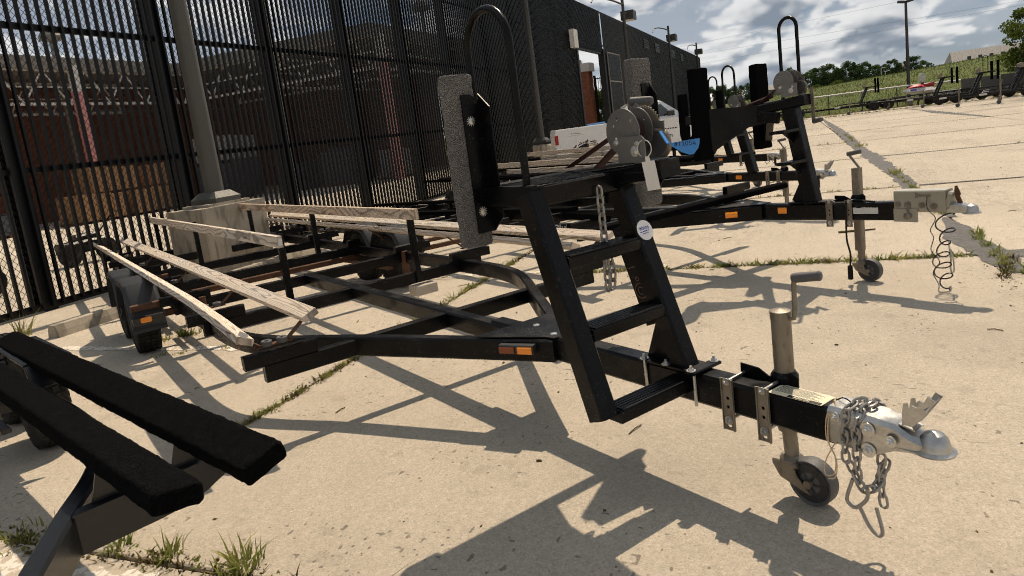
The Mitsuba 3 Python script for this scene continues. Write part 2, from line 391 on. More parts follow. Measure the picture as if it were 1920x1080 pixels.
def ragged(pts, w, seed, z=0.006, wob=0.6):
    """A ragged flat patch following pts with half-widths w."""
    pts = np.asarray(pts, float); w = np.asarray(w, float); s = np.r_[0, np.cumsum(np.linalg.norm(np.diff(pts, axis=0), axis=1))]
    n = max(6, int(s[-1] / 0.06)); q = np.linspace(0, s[-1], n); c = np.stack([np.interp(q, s, pts[:, k]) for k in range(2)], 1); hw = np.interp(q, s, w)
    t = np.gradient(c, axis=0); t /= np.linalg.norm(t, axis=1, keepdims=True); nn = np.stack([-t[:, 1], t[:, 0]], 1)
    r = [0.35 + wob * 1.3 * meshkit.fbm(np.stack([q * 4.5, q * 0 + k * 9 + seed, q * 0], 1), 3, 3) for k in (0, 1)]
    a = c + nn * (hw * r[0])[:, None]; b = c - nn * (hw * r[1])[:, None]
    v = np.vstack([np.c_[a, np.full(n, z)], np.c_[b, np.full(n, z)]]); i = np.arange(n - 1)
    return v, np.vstack([np.stack([i, i + n, i + n + 1], 1), np.stack([i, i + n + 1, i + 1], 1)])
add("pavement", "tar_patch", ragged([(1.58, 8.6), (1.52, 10), (1.6, 12.4), (1.62, 16.5), (1.6, 21), (1.68, 24.4), (1.75, 32), (1.8, 46)], [.06, .12, .14, .22, .16, .24, .2, .05], 1), "tar_seal")
add("pavement", "tar_patch", ragged([(1.50, 8.6), (1.46, 7.7), (1.44, 7.2), (1.5, 6.7), (1.52, 6.0)], [.04, .16, .18, .2, .05], 2), "tar_seal")
add("pavement", "tar_patch", ragged([(1.3, 6.72), (1.6, 6.66), (1.85, 6.6), (2.3, 6.62), (2.9, 6.66)], [.02, .16, .26, .2, .12], 3, 0.0075), "tar_seal")
add("pavement", "tar_patch", ragged([(1.7, 11.5), (2.4, 11.5), (3.4, 11.48), (6, 11.48)], [.07, .03, .05, .05], 4), "tar_seal")
add("pavement", "tar_patch", ragged([(1.6, 16.85), (2.0, 16.8), (3.4, 16.8), (6.2, 16.8), (10, 16.8)], [.3, .08, .05, .06, .05], 5), "tar_seal")
add("pavement", "tar_patch", ragged([(6.2, 28), (6.15, 34), (6.1, 36), (6.2, 40), (6.2, 46)], [.1, .25, .3, .1, .05], 6), "tar_seal")
for x0, x1, y, w in ((-7.3, -3.4, 4.34, .055), (-7.2, -1.2, 6.80, .06), (-4.2, -1.9, 1.60, .075), (-7.2, -4.2, 9.1, .05)):
    q = np.linspace(x0, x1, 60); v = np.vstack([np.c_[q, y + w * (1 + .25 * nrg.standard_normal(60)), q * 0 + .0045], np.c_[q, y - w * (1 + .25 * nrg.standard_normal(60)), q * 0 + .0045]]); i = np.arange(59)
    add("pavement", "parking_line", (v, np.vstack([np.stack([i, i + 60, i + 61], 1), np.stack([i, i + 61, i + 1], 1)])), "worn_line")

for j, y in enumerate(YJ[6:13]):
    for x0, x1 in ((-7.7, 1.45), (1.75, 15.4)):
        q = np.linspace(x0, x1, 12); w = .035 + .0016 * y
        add('pavement', 'joint_seal', ragged([(a_, y + (.35 if a_ > 99 else 0)) for a_ in q], w * (.6 + .8 * nrg.random(12)), 20 + j, .0035), 'joint_dirt')
# pebbles and litter on the concrete
def pebbles(n, x0, x1, y0, y1, r0, r1, seed):
    g = np.random.default_rng(seed); ico = trimesh.creation.icosphere(subdivisions=1); V, F = np.array(ico.vertices), np.array(ico.faces); ms = []
    for _ in range(n):
        x, y = g.uniform(x0, x1), g.uniform(y0, y1); r = r0 + (r1 - r0) * g.random() ** 4
        ms.append(((V * (1 + .3 * g.standard_normal((len(V), 1)) * .5)) * r * g.uniform(.5, 1.5, 3) * A(1, 1, .6) + (x, y, r * .3), F))
    return cat(ms)
add(None, "pebbles", pebbles(1100, -6, 5, 1.2, 13, .002, .011, 3), "dry_litter", kind="stuff", label="small dark pebbles and crumbs scattered over the beige concrete", cat="pebbles")
add(None, "twigs", cat([tube(np.array([(x, y, .006), (x + l * math.cos(a) * .5, y + l * math.sin(a) * .5 + .01, .009), (x + l * math.cos(a), y + l * math.sin(a), .006)]), .0035, 4) for x, y, l, a in
    [(rng.uniform(-5, 4), rng.uniform(2, 11), rng.uniform(.03, .12), rng.uniform(0, 6)) for _ in range(60)]]), "dry_litter", kind="stuff", label="dry twigs and leaf scraps lying on the concrete", cat="litter")
add(None, "wood_scrap", cat([beam((.42, 8.05, .012), (.62, 8.09, .012), .03, .02), beam((.66, 8.09, .01), (.78, 8.12, .012), .02, .014)]), "dry_litter", label="dark broken stick on the concrete left of the coiled cable", cat="stick")

# weeds
def blades(c, n, h, spread, seed, lean=.55, wid=.006):
    g = np.random.default_rng(seed); v, f = [], []
    for k in range(n):
        a = g.uniform(0, 2 * np.pi); r = spread * g.random() ** .7; x, y = c[0] + r * math.cos(a) * .8, c[1] + r * math.sin(a)
        hh = h * g.uniform(.25, 1.0); l = lean * hh * g.uniform(.1, 1.5); b = a + g.uniform(-1.2, 1.2); w = wid * g.uniform(.4, .95); tw = g.uniform(0, 3.1); o = len(v)
        flop = g.random() < .25
        for i, q in enumerate((0, .35, .7, 1.0)):
            ww = w * (1.0, .95, .6, .05)[i]; z = hh * (q - (.62 if flop else .18) * q * q) - .008 * (1 - q); d = l * q * q * (2.0 if flop else 1.0)
            px, py = x + math.cos(b) * d, y + math.sin(b) * d; sx, sy = math.cos(tw + q * .5) * ww, math.sin(tw + q * .5) * ww
            v += [(px - sx, py - sy, z), (px + sx, py + sy, z)]
        for i in range(3): f += [(o + 2 * i, o + 2 * i + 1, o + 2 * i + 3), (o + 2 * i, o + 2 * i + 3, o + 2 * i + 2)]
    return np.array(v), np.array(f)
def strip(p0, p1, n, h, seed, per=14, dens=None):
    g = np.random.default_rng(seed); out = []
    for k in range(n):
        t = g.random() if dens is None else float(np.interp(g.random(), np.linspace(0, 1, len(dens)), dens)); x, y = p0[0] + (p1[0] - p0[0]) * t, p0[1] + (p1[1] - p0[1]) * t
        out.append(blades((x + g.normal(0, .015), y + g.normal(0, .015)), per, h * g.uniform(.4, 1.1), .05, int(g.integers(1e9)), .9, .0075))
    return cat(out)
def crumbs(p0, p1, n, seed, w=.03):
    g = np.random.default_rng(seed); ico = trimesh.creation.icosphere(subdivisions=0); V, F = np.array(ico.vertices), np.array(ico.faces); ms = []
    for _ in range(n):
        t = g.random(); r = g.uniform(.002, .008)
        ms.append((V * r * g.uniform(.5, 1.5, 3) + (p0[0] + (p1[0] - p0[0]) * t + g.normal(0, w), p0[1] + (p1[1] - p0[1]) * t + g.normal(0, w), r * .3), F))
    return cat(ms)
add(None, "joint_weeds", cat([strip((-3.1, 2.4), (-3.09, 4.15), 44, .055, 1, 11), strip((-3.1, 4.8), (-3.1, 8.2), 44, .085, 2, 12), strip((-2.0, 6.68), (-.1, 6.67), 44, .085, 3, 12), strip((-.1, 6.67), (1.3, 6.66), 38, .09, 4, 12),
     strip((-5.6, 4.55), (-5.1, 5.0), 14, .09, 5), strip((-3.4, 1.76), (-1.6, 1.75), 12, .04, 6), strip((-5.9, 3.9), (-4.4, 4.4), 8, .05, 7), strip((1.6, 11.48), (-2.2, 11.6), 26, .1, 8), strip((1.6, 8.6), (1.58, 13), 26, .1, 9), strip((1.45, 5.9), (1.6, 7.7), 20, .1, 12),
     strip((1.7, 16.8), (8, 16.8), 14, .07, 13), strip((-3, 22.4), (1.6, 22.4), 10, .1, 14), strip((1.7, 22.3), (1.7, 26), 14, .14, 15), strip((-2, 46.4), (14, 45.8), 220, .22, 10), strip((-4, 52), (22, 50), 300, .3, 11)]), "weed_leaf", kind="stuff", label="low green weeds growing along the slab joints", cat="weeds")
add(None, "dry_weeds", cat([strip((-3.1, 2.4), (-3.09, 4.15), 40, .05, 41, 9), strip((-3.1, 4.8), (-3.1, 8.2), 30, .06, 42, 9), strip((-2.0, 6.68), (1.3, 6.66), 46, .075, 43, 8), strip((-3.4, 1.76), (-1.5, 1.74), 30, .06, 46, 9), strip((1.35, 5.8), (1.6, 6.5), 16, .08, 47, 9)]), "dry_litter", kind="stuff", label="brown dead weed stems among the green ones in the slab joints", cat="weeds")
add(None, "joint_debris", cat([crumbs((-3.1, 2.6), (-3.09, 4.1), 300, 1), crumbs((-3.1, 5), (-3.1, 8), 160, 2, .04), crumbs((-2, 6.66), (1.4, 6.66), 260, 3, .025), crumbs((-3.6, 1.76), (-1.7, 1.74), 160, 4, .04), crumbs((-7.6, 4.6), (-7.1, 6.5), 80, 5, .1),
     crumbs((-2, 46.6), (14, 46), 200, 6, .5), crumbs((1.4, 5.6), (1.55, 6.6), 90, 7, .08)]), "dry_litter", kind="stuff", label="dark dirt and dead leaves caught in the slab joints", cat="debris")
for x, y, n, h, s, lab in ((1.62, 5.98, 130, .15, .13, "bright green grass tuft growing in gravel at the right edge"), (-2.03, 1.79, 70, .15, .09, "green weed in the bottom edge crack, largest below the black carpeted bunks"),
        (-2.42, 1.80, 50, .11, .06, "green weed in the bottom edge crack, left of the largest one"), (-2.72, 1.80, 44, .10, .06, "leafy weed in the bottom edge crack beside the black tongue"), (-1.40, 1.66, 9, .16, .007, "thin upright weed stems at the bottom edge of the lot"),
        (-3.13, 7.05, 40, .14, .05, "bright weed by the curved far rail of the middle trailer"), (-5.45, 4.72, 46, .13, .07, "weed growing beside the dual trailer tyres at left"), (-7.9, 4.75, 40, .38, .1, "tall leafy weed at the foot of the fence by the left edge"),
        (-3.25, 1.75, 120, .08, .25, "mossy green weed patch in the bottom left corner"), (1.62, 13.3, 60, .14, .16, "grass tuft in the tar seam behind the silver coupler"), (1.68, 20.2, 50, .18, .2, "far grass tuft in the tar seam near the back of the lot"), (1.52, 8.9, 40, .1, .09, "small grass tuft in the tar seam beside the coiled cable")):
    add(None, "weed_clump", blades((x, y), n, h, s, int(abs(x * 1000 + y * 77)), .7, .006 if y < 3 else .009), "weed_leaf", label=lab, cat="weed")
# wheel stop and the two pole bases
def stop(y0, y1, x):
    o = [(-.09, 0), (.09, 0), (.075, .07), (.05, .135), (-.05, .135), (-.075, .07)]
    return loft([[(x + a, y, z) for a, z in o] for y in (y0, y0 + .02, y1 - .02, y1)])
add(None, "wheel_stop", stop(4.68, 6.4, -7.28), "block_concrete", label="worn concrete wheel stop on the ground by the fence, behind the dual tyres", cat="wheel stop")
add(None, "wheel_stop", stop(7.2, 9.0, -7.2), "block_concrete", label="concrete wheel stop hidden mostly behind the middle trailer frame", cat="wheel stop")

# ------------------------------------------------------------------ perimeter fence
FX = -9.0
fence = thing("perimeter_fence", "tall black steel picket and chain link fence along the whole left side", "fence")
GY0, GY1, FEND = 32.5, 37.4, 83.0
pk = mikit.ply(box((FX - .03, -.0165, 0), (FX + .016, .0165, 1)), "fence_black")
ys = np.arange(1.9, FEND, .1375); ys = ys[ys < GY0]
gate_ys = np.arange(GY0 + .07, GY1, .1375)
near = ys[:300]
for y in near:
    k = numbered(fence + "__picket"); scene[k] = {**pk, "to_world": SF().translate([0, float(y), .06]).scale([1, 1, 7.2])}
add(fence, "far_picket", cat([box((FX - .03, y - .0165, .06), (FX + .016, y + .0165, 7.26)) for y in ys[300:]] + [box((FX - .03, y - .019, 5.12), (FX + .016, y + .019, 7.26)) for y in gate_ys]), "fence_black", kind="stuff")
posts = [.7, 3.3] + list(5.88 + 2.56 * np.arange(0, 11)) + [37.5] + list(37.5 + 2.56 * np.arange(1, 18))
for y in posts:
    if GY0 + .2 < y < GY1: continue
    x0, x1 = FX - .26, FX - .04
    add(fence, "post", cat([box((x0, y - .085, -.02), (x0 + .03, y + .085, 7.3)), box((x1 - .03, y - .085, -.02), (x1, y + .085, 7.3)), box((x0 + .03, y - .015, -.02), (x1 - .03, y + .015, 7.3))]), "fence_black")
for z, w in ((.07, .09), (1.82, .075), (3.65, .085), (5.49, .06), (7.24, .09)):
    for y0, y1 in (((-2, GY0), (GY1, FEND)) if z < 5 else ((-2, FEND),)):
        add(fence, "rail", box((FX - .075, y0, z - w / 2), (FX - .032, y1, z + w / 2)), "fence_black")
def wires(y0, y1, z0, z1, x, a=.082, b=.098, r=.0036):
    ms = []; W, H = y1 - y0, z1 - z0
    for sgn, xo in ((1, 0), (-1, .004)):
        for c in np.arange(-H / b * a, W, a):
            p0 = [c, 0.0]; p1 = [c + H / b * a, H]
            if p0[0] < 0: p0 = [0, -c * b / a]
            if p1[0] > W: p1 = [W, (W - c) * b / a]
            if p1[1] - p0[1] < .02: continue
            q = [(y0 + t if sgn > 0 else y1 - t, z0 + s) for t, s in (p0, p1)]
            ms.append(tube([(x + xo, *q[0]), (x + xo, *q[1])], r, 3))
    return cat(ms)
for z0, z1 in ((.12, 1.78), (1.86, 3.57), (3.70, 5.44), (5.52, 7.2)):
    segs = [(-1, 11), (11, GY0 - .1)] if z0 < 5 else [(-1, 11), (11, 34)]
    for y0, y1 in segs: add(fence, "chain_link", wires(y0, y1, z0, z1, FX - .09), "fence_black", kind="stuff")
for k in range(18):
    y0 = 37.66 + 2.56 * k; rib = []
    for j in range(9): a_, b_ = y0 + .284 * j, y0 + .284 * (j + 1); rib += [(a_, 0), (a_ + .19, 0), (a_ + .205, .022), (b_ - .015, .022)]
    ring = [(FX + .004 + d_, y_) for y_, d_ in rib]
    v_ = np.array([[x_, y_, z_] for z_ in (.08, 7.22) for x_, y_ in ring]); n_ = len(ring); i_ = np.arange(n_ - 1)
    add(fence, "cladding_sheet", (v_, np.vstack([np.stack([i_, i_ + 1, i_ + n_ + 1], 1), np.stack([i_, i_ + n_ + 1, i_ + n_], 1)])), "cladding")
for y in (49.4, 54.0, 62.0, 67.4): add(fence, "vent", cat([box((FX + .03, y, 6.1), (FX + .05, y + 1.7, 6.75))] + [box((FX + .05, y, 6.14 + .15 * q), (FX + .09, y + 1.7, 6.2 + .15 * q)) for q in range(4)]), "fence_black")
gk = add(fence, "gate_header", box((FX - .2, GY0, 5.02), (FX - .04, GY1, 5.2)), "fence_black")
add(fence, "gate_post", box((FX - .24, GY0 - .28, 0), (FX + .06, GY0 - .02, 5.3), .02), "fence_black")
add(fence, "gate_post", box((FX - .24, GY1, 0), (FX + .06, GY1 + .26, 5.3), .02), "fence_black")
gl = thing("sliding_gate", "dark gate leaf with light grey tube frame right of the fence opening", "gate")
for z in (.15, 3.6, 5.13): add(gl, "frame_tube", tube([(FX + .12, 37.95, z), (FX + .12, 40.9, z)], .035, 8), "lamp_grey")
for y in (37.95, 40.9): add(gl, "frame_tube", tube([(FX + .12, y, .1), (FX + .12, y, 5.16)], .035, 8), "lamp_grey")
add(gl, "mesh_panel", cat([box((FX + .105, y, .2), (FX + .135, y + .06, 5.1)) for y in np.arange(38.0, 40.85, .1)]), "fence_black", kind="stuff")
cb = thing("control_box", "white electrical box mounted high on the gate post", "box")
add(cb, "case", box((FX + .07, 31.1, 4.95), (FX + .3, 31.75, 5.75), .02), "offwhite"); add(cb, "conduit", tube([(FX + .15, 31.4, 4.95), (FX + .13, 31.5, 4.6), (FX + .1, 31.9, 4.3)], .025, 6), "fence_black")

# ------------------------------------------------------------------ lot lamps
def lamp(y, base, lab, head=True, arm=True):
    t = thing("lamp_post", lab, "lamp post", "bronze lamp posts along the fence"); x = -7.8
    m = "grey_post" if base else "bronze_paint"; z0 = .95
    add(t, "pole", tube([(x, y, z0 + .1), (x, y, 4), (x, y, 7.75 if arm and not base else 10.5)], [.135, .115, .09] if base else [.12, .1, .075], 20), m, smooth=40)
    b = add(t, "base", lathe([(.33, 0), (.33, .92), (.30, .98), (0, .98)], (x, y, 0), (0, 0, 1), 28) if not base else cat([box((x - .36, y - .62, -.01), (x + .34, y + .62, 1.02), .02), box((x - .26, y - .40, 1.02), (x + .26, y + .40, 1.06), .01)]), "block_concrete")
    add(t, "base_cover", cat([loft([[(x + a * s, y + c * s, z0 + .11 + h) for a, c in ((-.24, -.24), (.24, -.24), (.24, .24), (-.24, .24))] for s, h in ((1, 0), (1, .07), (.62, .16))])]), m)
    if base: add(t, "hand_hole", lathe([(.06, 0), (.06, .012), (0, .014)], (x + .1, y - .045, 2.0), (.9, -.45, 0), 20), m)
    if arm:
        add(t, "arm", tube([(x, y, 7.45), (x - .02, y - 2, 7.38), (x - .03, y - 4.5, 7.22), (x - .03, y - 6.2, 7.0), (x - .03, y - 6.6, 6.75)], [.05, .045, .04, .035, .035], 8), m)
        add(t, "bracket", beam((x, y, 7.0), (x + .1, y + .55, 7.0), .08, .12), m)
        h = add(t, "lamp_head", box((x - .28, y + .5, 6.72), (x + .42, y + 1.35, 7.18), .02), m)
        add(h, "lens", box((x - .22, y + .56, 6.70), (x + .36, y + 1.29, 6.717)), "offwhite")
lamp(7.75, True, "grey lamp post on a square concrete block in front of the fence at left")
lamp(22.4, False, "slim lamp post on a low concrete base behind the hoop rail", arm=False)
lamp(38.0, False, "bronze lamp post with box head nearest the gate opening")
lamp(53.4, False, "bronze lamp post with box head, second past the gate")
lamp(70.5, False, "bronze lamp post with box head at the far end of the fence")
def lot_lamp(x, y, H, lab, two=True, m="bronze_paint"):
    t = thing("lot_lamp", lab, "lamp post"); add(t, "pole", tube([(x, y, -.02), (x, y, H)], [.11, .075], 12), m, smooth=40)
    add(t, "base", lathe([(.25, 0), (.25, .5), (0, .52)], (x, y, 0), (0, 0, 1), 16), "block_concrete")
    for s in (-1, 1) if two else (1,):
        add(t, "lamp_head", beam((x + s * .07, y, H - .04), (x + s * .46, y, H + .02), .34, .14, c=.02), m)
lot_lamp(7.3, 52.2, 6.55, "tall slim lamp post with twin heads standing at the grass edge")

# ------------------------------------------------------------------ yard behind the fence: canopy, brick wall, columns, lamps, goods
can = thing("storage_canopy", "open steel truss canopy with grey roof beyond the fence", "canopy")
RZ = 7.25
def truss(p, q, z0, z1, n):
    p, q = A(*p), A(*q); ms = [beam((*p, z0), (*q, z0), .1, .12), beam((*p, z1), (*q, z1), .1, .12), beam((*p, (z0 + z1) / 2), (*q, (z0 + z1) / 2), .06, .06)]
    for i in range(n):
        a, b = p + (q - p) * i / n, p + (q - p) * (i + .5) / n; c = p + (q - p) * (i + 1) / n
        ms += [beam((*a, z0), (*b, z1), .06, .06), beam((*b, z1), (*c, z0), .06, .06)]
    return cat(ms)
for p, q, n in (((-29.6, 4), (-29.6, 28.2), 12), ((-29.5, 28.5), (-17.7, 28.5), 6), ((-17.7, 28.6), (-17.7, 62), 16), ((-33.5, 4), (-33.5, 28), 12), ((-30, 33), (-18, 33), 6), ((-24, 29), (-24, 62), 16)):
    add(can, "truss", truss(p, q, 5.3, 6.75, n), "offwhite")
add(can, "roof", cat([box((-50, 0, 7.0), (-29.4, 28.3, 7.16)), box((-50, 28.3, 7.0), (-17.5, 64, 7.16))]), "grey_roof")
for a in (((-29.44, 0, 6.75), (-29.36, 28.26, 7.3)), ((-29.4, 28.26, 6.75), (-17.46, 28.34, 7.3)), ((-17.54, 28.3, 6.75), (-17.46, 64, 7.3))): add(can, "fascia", box(*a), "lamp_grey")
for x, y in ((-29.4, 22.5), (-29.4, 12), (-23.6, 28.6), (-17.6, 29.2), (-17.6, 39), (-17.6, 50), (-29.4, 5), (-17.6, 60)):
    c = add(can, "column", cat([box((x - .2, y - .2, 5.8), (x + .2, y + .2, 6.95))]), "offwhite"); add(c, "column_guard", box((x - .205, y - .205, 0), (x + .205, y + .205, 5.8)), "red_post")
bw = thing("brick_wall", "dark red brick building wall beneath the canopy", "wall")
add(bw, "wall", cat([box((-38.5, -6, 0), (-36, 66, 6.9)), box((-36, 40, 0), (-21, 41, 6.9))]), "brick"); add(bw, "coping", box((-38.6, -6, 5.6), (-35.95, 66, 5.75)), "grey_roof")
for x, y, H, lab in ((-39, 19.5, 9.6, "far yard lamp above the canopy roof, leftmost"), (-33, 24.4, 8.7, "far yard lamp above the canopy roof, second from left"), (-22, 27.0, 9.2, "far yard lamp near the grey post, over the roof edge"), (-20, 38.5, 9.3, "yard lamp seen through the fence beside the hoop rail"), (-15, 36.5, 7.6, "yard lamp seen behind the fence left of the hoop rail")):
    t = thing("yard_lamp", lab, "lamp post"); add(t, "pole", tube([(x, y, 0), (x, y, H)], .08, 8), "lamp_grey"); add(t, "lamp_head", lathe([(.12, 0), (.5, .1), (.55, .3), (.3, .62), (0, .66)], (x, y, H), (0, 0, 1), 6), "lamp_grey")
crates = [(-28.3, 21.2, 0, 1.5, 2.3, 1.25, "cardboard"), (-28.2, 23.4, 0, 1.4, 1.6, 1.2, "cardboard"), (-28.4, 25.0, 0, 1.4, 1.3, 1.25, "cardboard"), (-28.6, 22.3, 1.27, 1.2, 2.4, 1.1, "cardboard"), (-28.4, 24.6, 1.27, 1.1, 1.0, 1.0, "cardboard"), (-26.6, 27.6, 0, 1.8, 2.6, 2.0, "dark_wrap"), (-26.6, 27.7, 2.02, 1.8, 2.4, 1.2, "grey_wrap"),
          (-23.6, 29.6, 0, 1.6, 2.0, 1.4, "dark_wrap"), (-21.2, 30.2, 0, 1.8, 2.2, 1.9, "dark_wrap"), (-18.8, 31.6, 0, 1.2, 2.6, 1.5, "grey_wrap"), (-16.2, 37.0, 0, 1.2, 4.0, 1.6, "grey_wrap"), (-15.8, 43.0, 0, 1.4, 4.2, 1.7, "grey_wrap"), (-15.4, 34, 0, 1.2, 2.0, 1.2, "grey_wrap"), (-28.6, 17.6, 0, 1.3, 1.4, .9, "dark_wrap"), (-15.6, 49.5, 0, 1.5, 3.0, 1.9, "grey_wrap")]
for i, (x, y, z, a, b, h, m) in enumerate(crates):
    w = {"cardboard": "brown cardboard crate", "dark_wrap": "dark wrapped pallet load", "grey_wrap": "grey wrapped pallet load"}[m]
    t = thing("pallet_load", f"{w} in the yard beyond the fence, {ORD[i]} of the row", "pallet load"); 
    zb = z + .12 if z == 0 else z
    add(t, "load", cat([box((x - a / 2, y - b / 2 + k * b / 3 + .015, zb), (x + a / 2, y - b / 2 + (k + 1) * b / 3 - .015, z + h * (1 - .04 * ((k * 7 + i) % 3))), .02) for k in range(3)]), m)
    if z == 0: add(t, "pallet", cat([box((x - a / 2, y - b / 2 + k * b / 4, 0), (x + a / 2, y - b / 2 + k * b / 4 + .1, .10)) for k in range(4)] + [box((x - a / 2, y - b / 2, .1), (x + a / 2, y + b / 2, .118))]), "rusty_steel")
def machine(x, y, lab, m2):
    t = thing("garden_machine", lab, "garden machine"); add(t, "body", cat([beam((x, y, .35), (x + .1, y + .9, .38), .4, .25, c=.04), beam((x, y + .3, .5), (x + .05, y + .7, .52), .3, .2, c=.04)]), m2)
    for dy in (0, .8): add(t, "wheel", lathe([(.05, -.06), (.22, -.06), (.24, 0), (.22, .06), (.05, .06)], (x + .25, y + dy, .24), (1, 0, 0), 14), "tyre_rubber")
    add(t, "handle", tube([(x, y + .8, .5), (x, y + 1.3, .95), (x + .3, y + 1.3, .95)], .018, 6), "black_plain")
machine(-13.5, 9.2, "low dark wheeled machine seen through the fence left of the concrete block", "black_plain"); machine(-12.0, 6.0, "dark wheeled machine with red part behind the fence at left edge", "red_cloth")
# beyond the gate: brick pillar house, inner fence
bp = thing("brick_pillar", "red brick pillar with white cap seen through the gate opening", "pillar")
add(bp, "shaft", box((-13.6, 46, 0), (-12.15, 47, 4.9)), "brick"); add(bp, "cap", box((-13.8, 45.9, 4.9), (-12.0, 47.1, 5.45), .05), "offwhite")
inf = thing("inner_fence", "lower black picket fence far inside the gate opening", "fence")
for k in range(22): add(inf, "picket", box((-12.1 + k * .14, 47.5, .1), (-12.07 + k * .14, 47.53, 4.5)), "fence_black")
for z in (.3, 3.0, 4.4): add(inf, "rail", box((-12.2, 47.53, z), (-8.9, 47.57, z + .06)), "fence_black")
add(inf, "post", box((-12.25, 47.45, 0), (-12.1, 47.6, 4.65)), "fence_black")
jk = thing("goods_rack", "pale stacked goods and blue bundle seen low through the gate opening", "goods")
for k in range(3): add(jk, "bundle", beam((-10.6, 38.5 + k * .6, .35 + .28 * k), (-8.8, 38.6 + k * .6, .45 + .3 * k), .5, .22, c=.05), "offwhite")
add(jk, "blue_bundle", beam((-10.9, 39.6, 1.3), (-9.6, 39.6, 1.35), .35, .28, c=.08), "blue_tape")

# ------------------------------------------------------------------ field, guard rail, trees, buildings
def fieldz(x, y):
    s = np.clip((y - 52.5) / 50, 0, 1); s = s * s * (3 - 2 * s) * .35 + s * .65
    return s * (2.15 + .052 * np.clip(x - 2.8, -14, 60)) + np.clip(y - 102, 0, 400) * .006 + .22 * (meshkit.fbm(np.stack([x * .3, y * .3, 0 * x], -1), 3, 2) - .5) * np.clip((y - 53) / 6, 0, 1)
X, Y = np.meshgrid(np.r_[np.linspace(-400, -20, 20), np.linspace(-16, 60, 77), np.linspace(70, 500, 24)], np.r_[np.linspace(52.2, 110, 60), np.linspace(115, 800, 40)])
Z = fieldz(X, Y) - .012; w = X.shape[1]; i = np.array([a * w + b for a in range(X.shape[0] - 1) for b in range(w - 1)])
add(None, "grass_field", (np.stack([X.ravel(), Y.ravel(), Z.ravel()], 1), np.vstack([np.stack([i, i + 1, i + w + 1], 1), np.stack([i, i + w + 1, i + w], 1)])), "field_grass", smooth=True, kind="structure", label="grassy bank rising behind the lot")
add(None, "outer_ground", cat([sheet(-1500, 1500, -1500, 3000, -.6), sheet(-75, 75, -60, -20, -.04)]), "field_grass", kind="structure", label="open ground round the lot")
g = np.random.default_rng(5); ms = []
for _ in range(16000):
    y = 52.4 + 55 * g.random() ** 1.3; x = g.uniform(-3, 26) * (y / 60); z = float(fieldz(A(x), A(y))[0]); h = g.uniform(.08, .3); b = g.uniform(0, 6.3); wd = .012 + .0006 * (y - 52)
    v = A([x - wd * math.cos(b), y - wd * math.sin(b), z], [x + wd * math.cos(b), y + wd * math.sin(b), z], [x + g.normal(0, .12), y + g.normal(0, .1), z + h]); ms.append((v, A([0, 1, 2]).astype(int)))
add(None, "tall_grass", cat(ms), "field_blade", kind="stuff", label="uncut grass covering the bank behind the lot", cat="grass")
gr = thing("guard_rail", "long pale top rail on thin posts between lot and grass bank", "rail")
add(gr, "rail", tube([(-2, 51.3, 1.25), (7, 51.3, 1.25), (12, 51.5, 1.12), (17, 51.3, 1.4)], .05, 6), "offwhite")
for k in range(10): add(gr, "post", tube([(-1.5 + k * 2, 51.3, 0), (-1.5 + k * 2, 51.3, 1.22)], .035, 6), "grey_post")
pf = thing("panel_fence", "low grey panel fence behind the far right trailers", "fence")
for k in range(9): add(pf, "panel", box((9.0 + k * .9, 46 - .1 * k, .2), (9.88 + k * .9, 46.05 - .1 * k, 1.25)), "grey_post")

def crown(n, seed, cl=26):
    g = np.random.default_rng(seed); cs = []
    for _ in range(cl):
        a = g.uniform(0, 2 * np.pi); z = g.uniform(.18, 1.0); r = .5 * math.sin(math.pi * min(.98, max(.06, (z - .05) * .95))) ** .6 * g.uniform(.35, 1.05); cs.append((r * math.cos(a), r * math.sin(a), z, g.uniform(.10, .2)))
    v, f = [], []
    for _ in range(n):
        x, y, z, r = cs[int(g.integers(cl))]; d = g.normal(size=3); d /= np.linalg.norm(d); p = A(x, y, z) + d * r * g.random() ** .35 * A(1, 1, .8); s = g.uniform(.018, .036); e = g.normal(size=3); e /= np.linalg.norm(e); q = np.cross(e, g.normal(size=3)); q /= np.linalg.norm(q); o = len(v)
        v += [p - e * s, p + q * s * .5, p + e * s, p - q * s * .5]; f += [(o, o + 1, o + 2), (o, o + 2, o + 3)]
    return np.array(v), np.array(f)
CR = [mikit.ply(crown(6500, 11 + k, 34), "leaf_dark") for k in range(4)]
def tree(x, y, z, h, wd, k, m, lab, trunk=True, group=None):
    t = thing("tree", lab, "tree", group)
    c = {**CR[k % 4], "bsdf": {"type": "ref", "id": m}, "to_world": SF().translate([x, y, z]).rotate([0, 0, 1], 47.0 * k).scale([wd, wd, h])}
    scene[numbered(t + "__crown")] = c
    add(t, "trunk", tube([(x, y, z - .3), (x + .02 * h, y, z + h * .45), (x - .01 * h, y, z + h * .8)], [.028 * h, .018 * h, .006 * h], 6), "bark")
ts = [(1478, 132, .8, 0), (1497, 141, .8, 0), (1518, 135, 1, 1), (1536, 128, 1, 0), (1556, 124, 1.1, 1), (1574, 130, 1, 0), (1592, 119, 1.1, 0), (1608, 124, 1, 1), (1622, 119, .9, 0), (1640, 124, 1, 1), (1656, 124, .9, 0), (1672, 114, 1, 0), (1686, 120, .8, 0), (1712, 108, 1.1, 0), (1730, 115, 1, 1), (1744, 119, .9, 0), (1758, 124, .9, 1), (1772, 133, .7, 1), (1570, 152, 1.3, 2), (1530, 160, 1.3, 2), (1627, 149, 1.2, 2), (1600, 150, .5, 1)]
def pix(px, py, y):
    d = RC.T @ A((px - 960) / 1294., (py - 458) / 1294., 1); return CAM + d * (y / d[1])
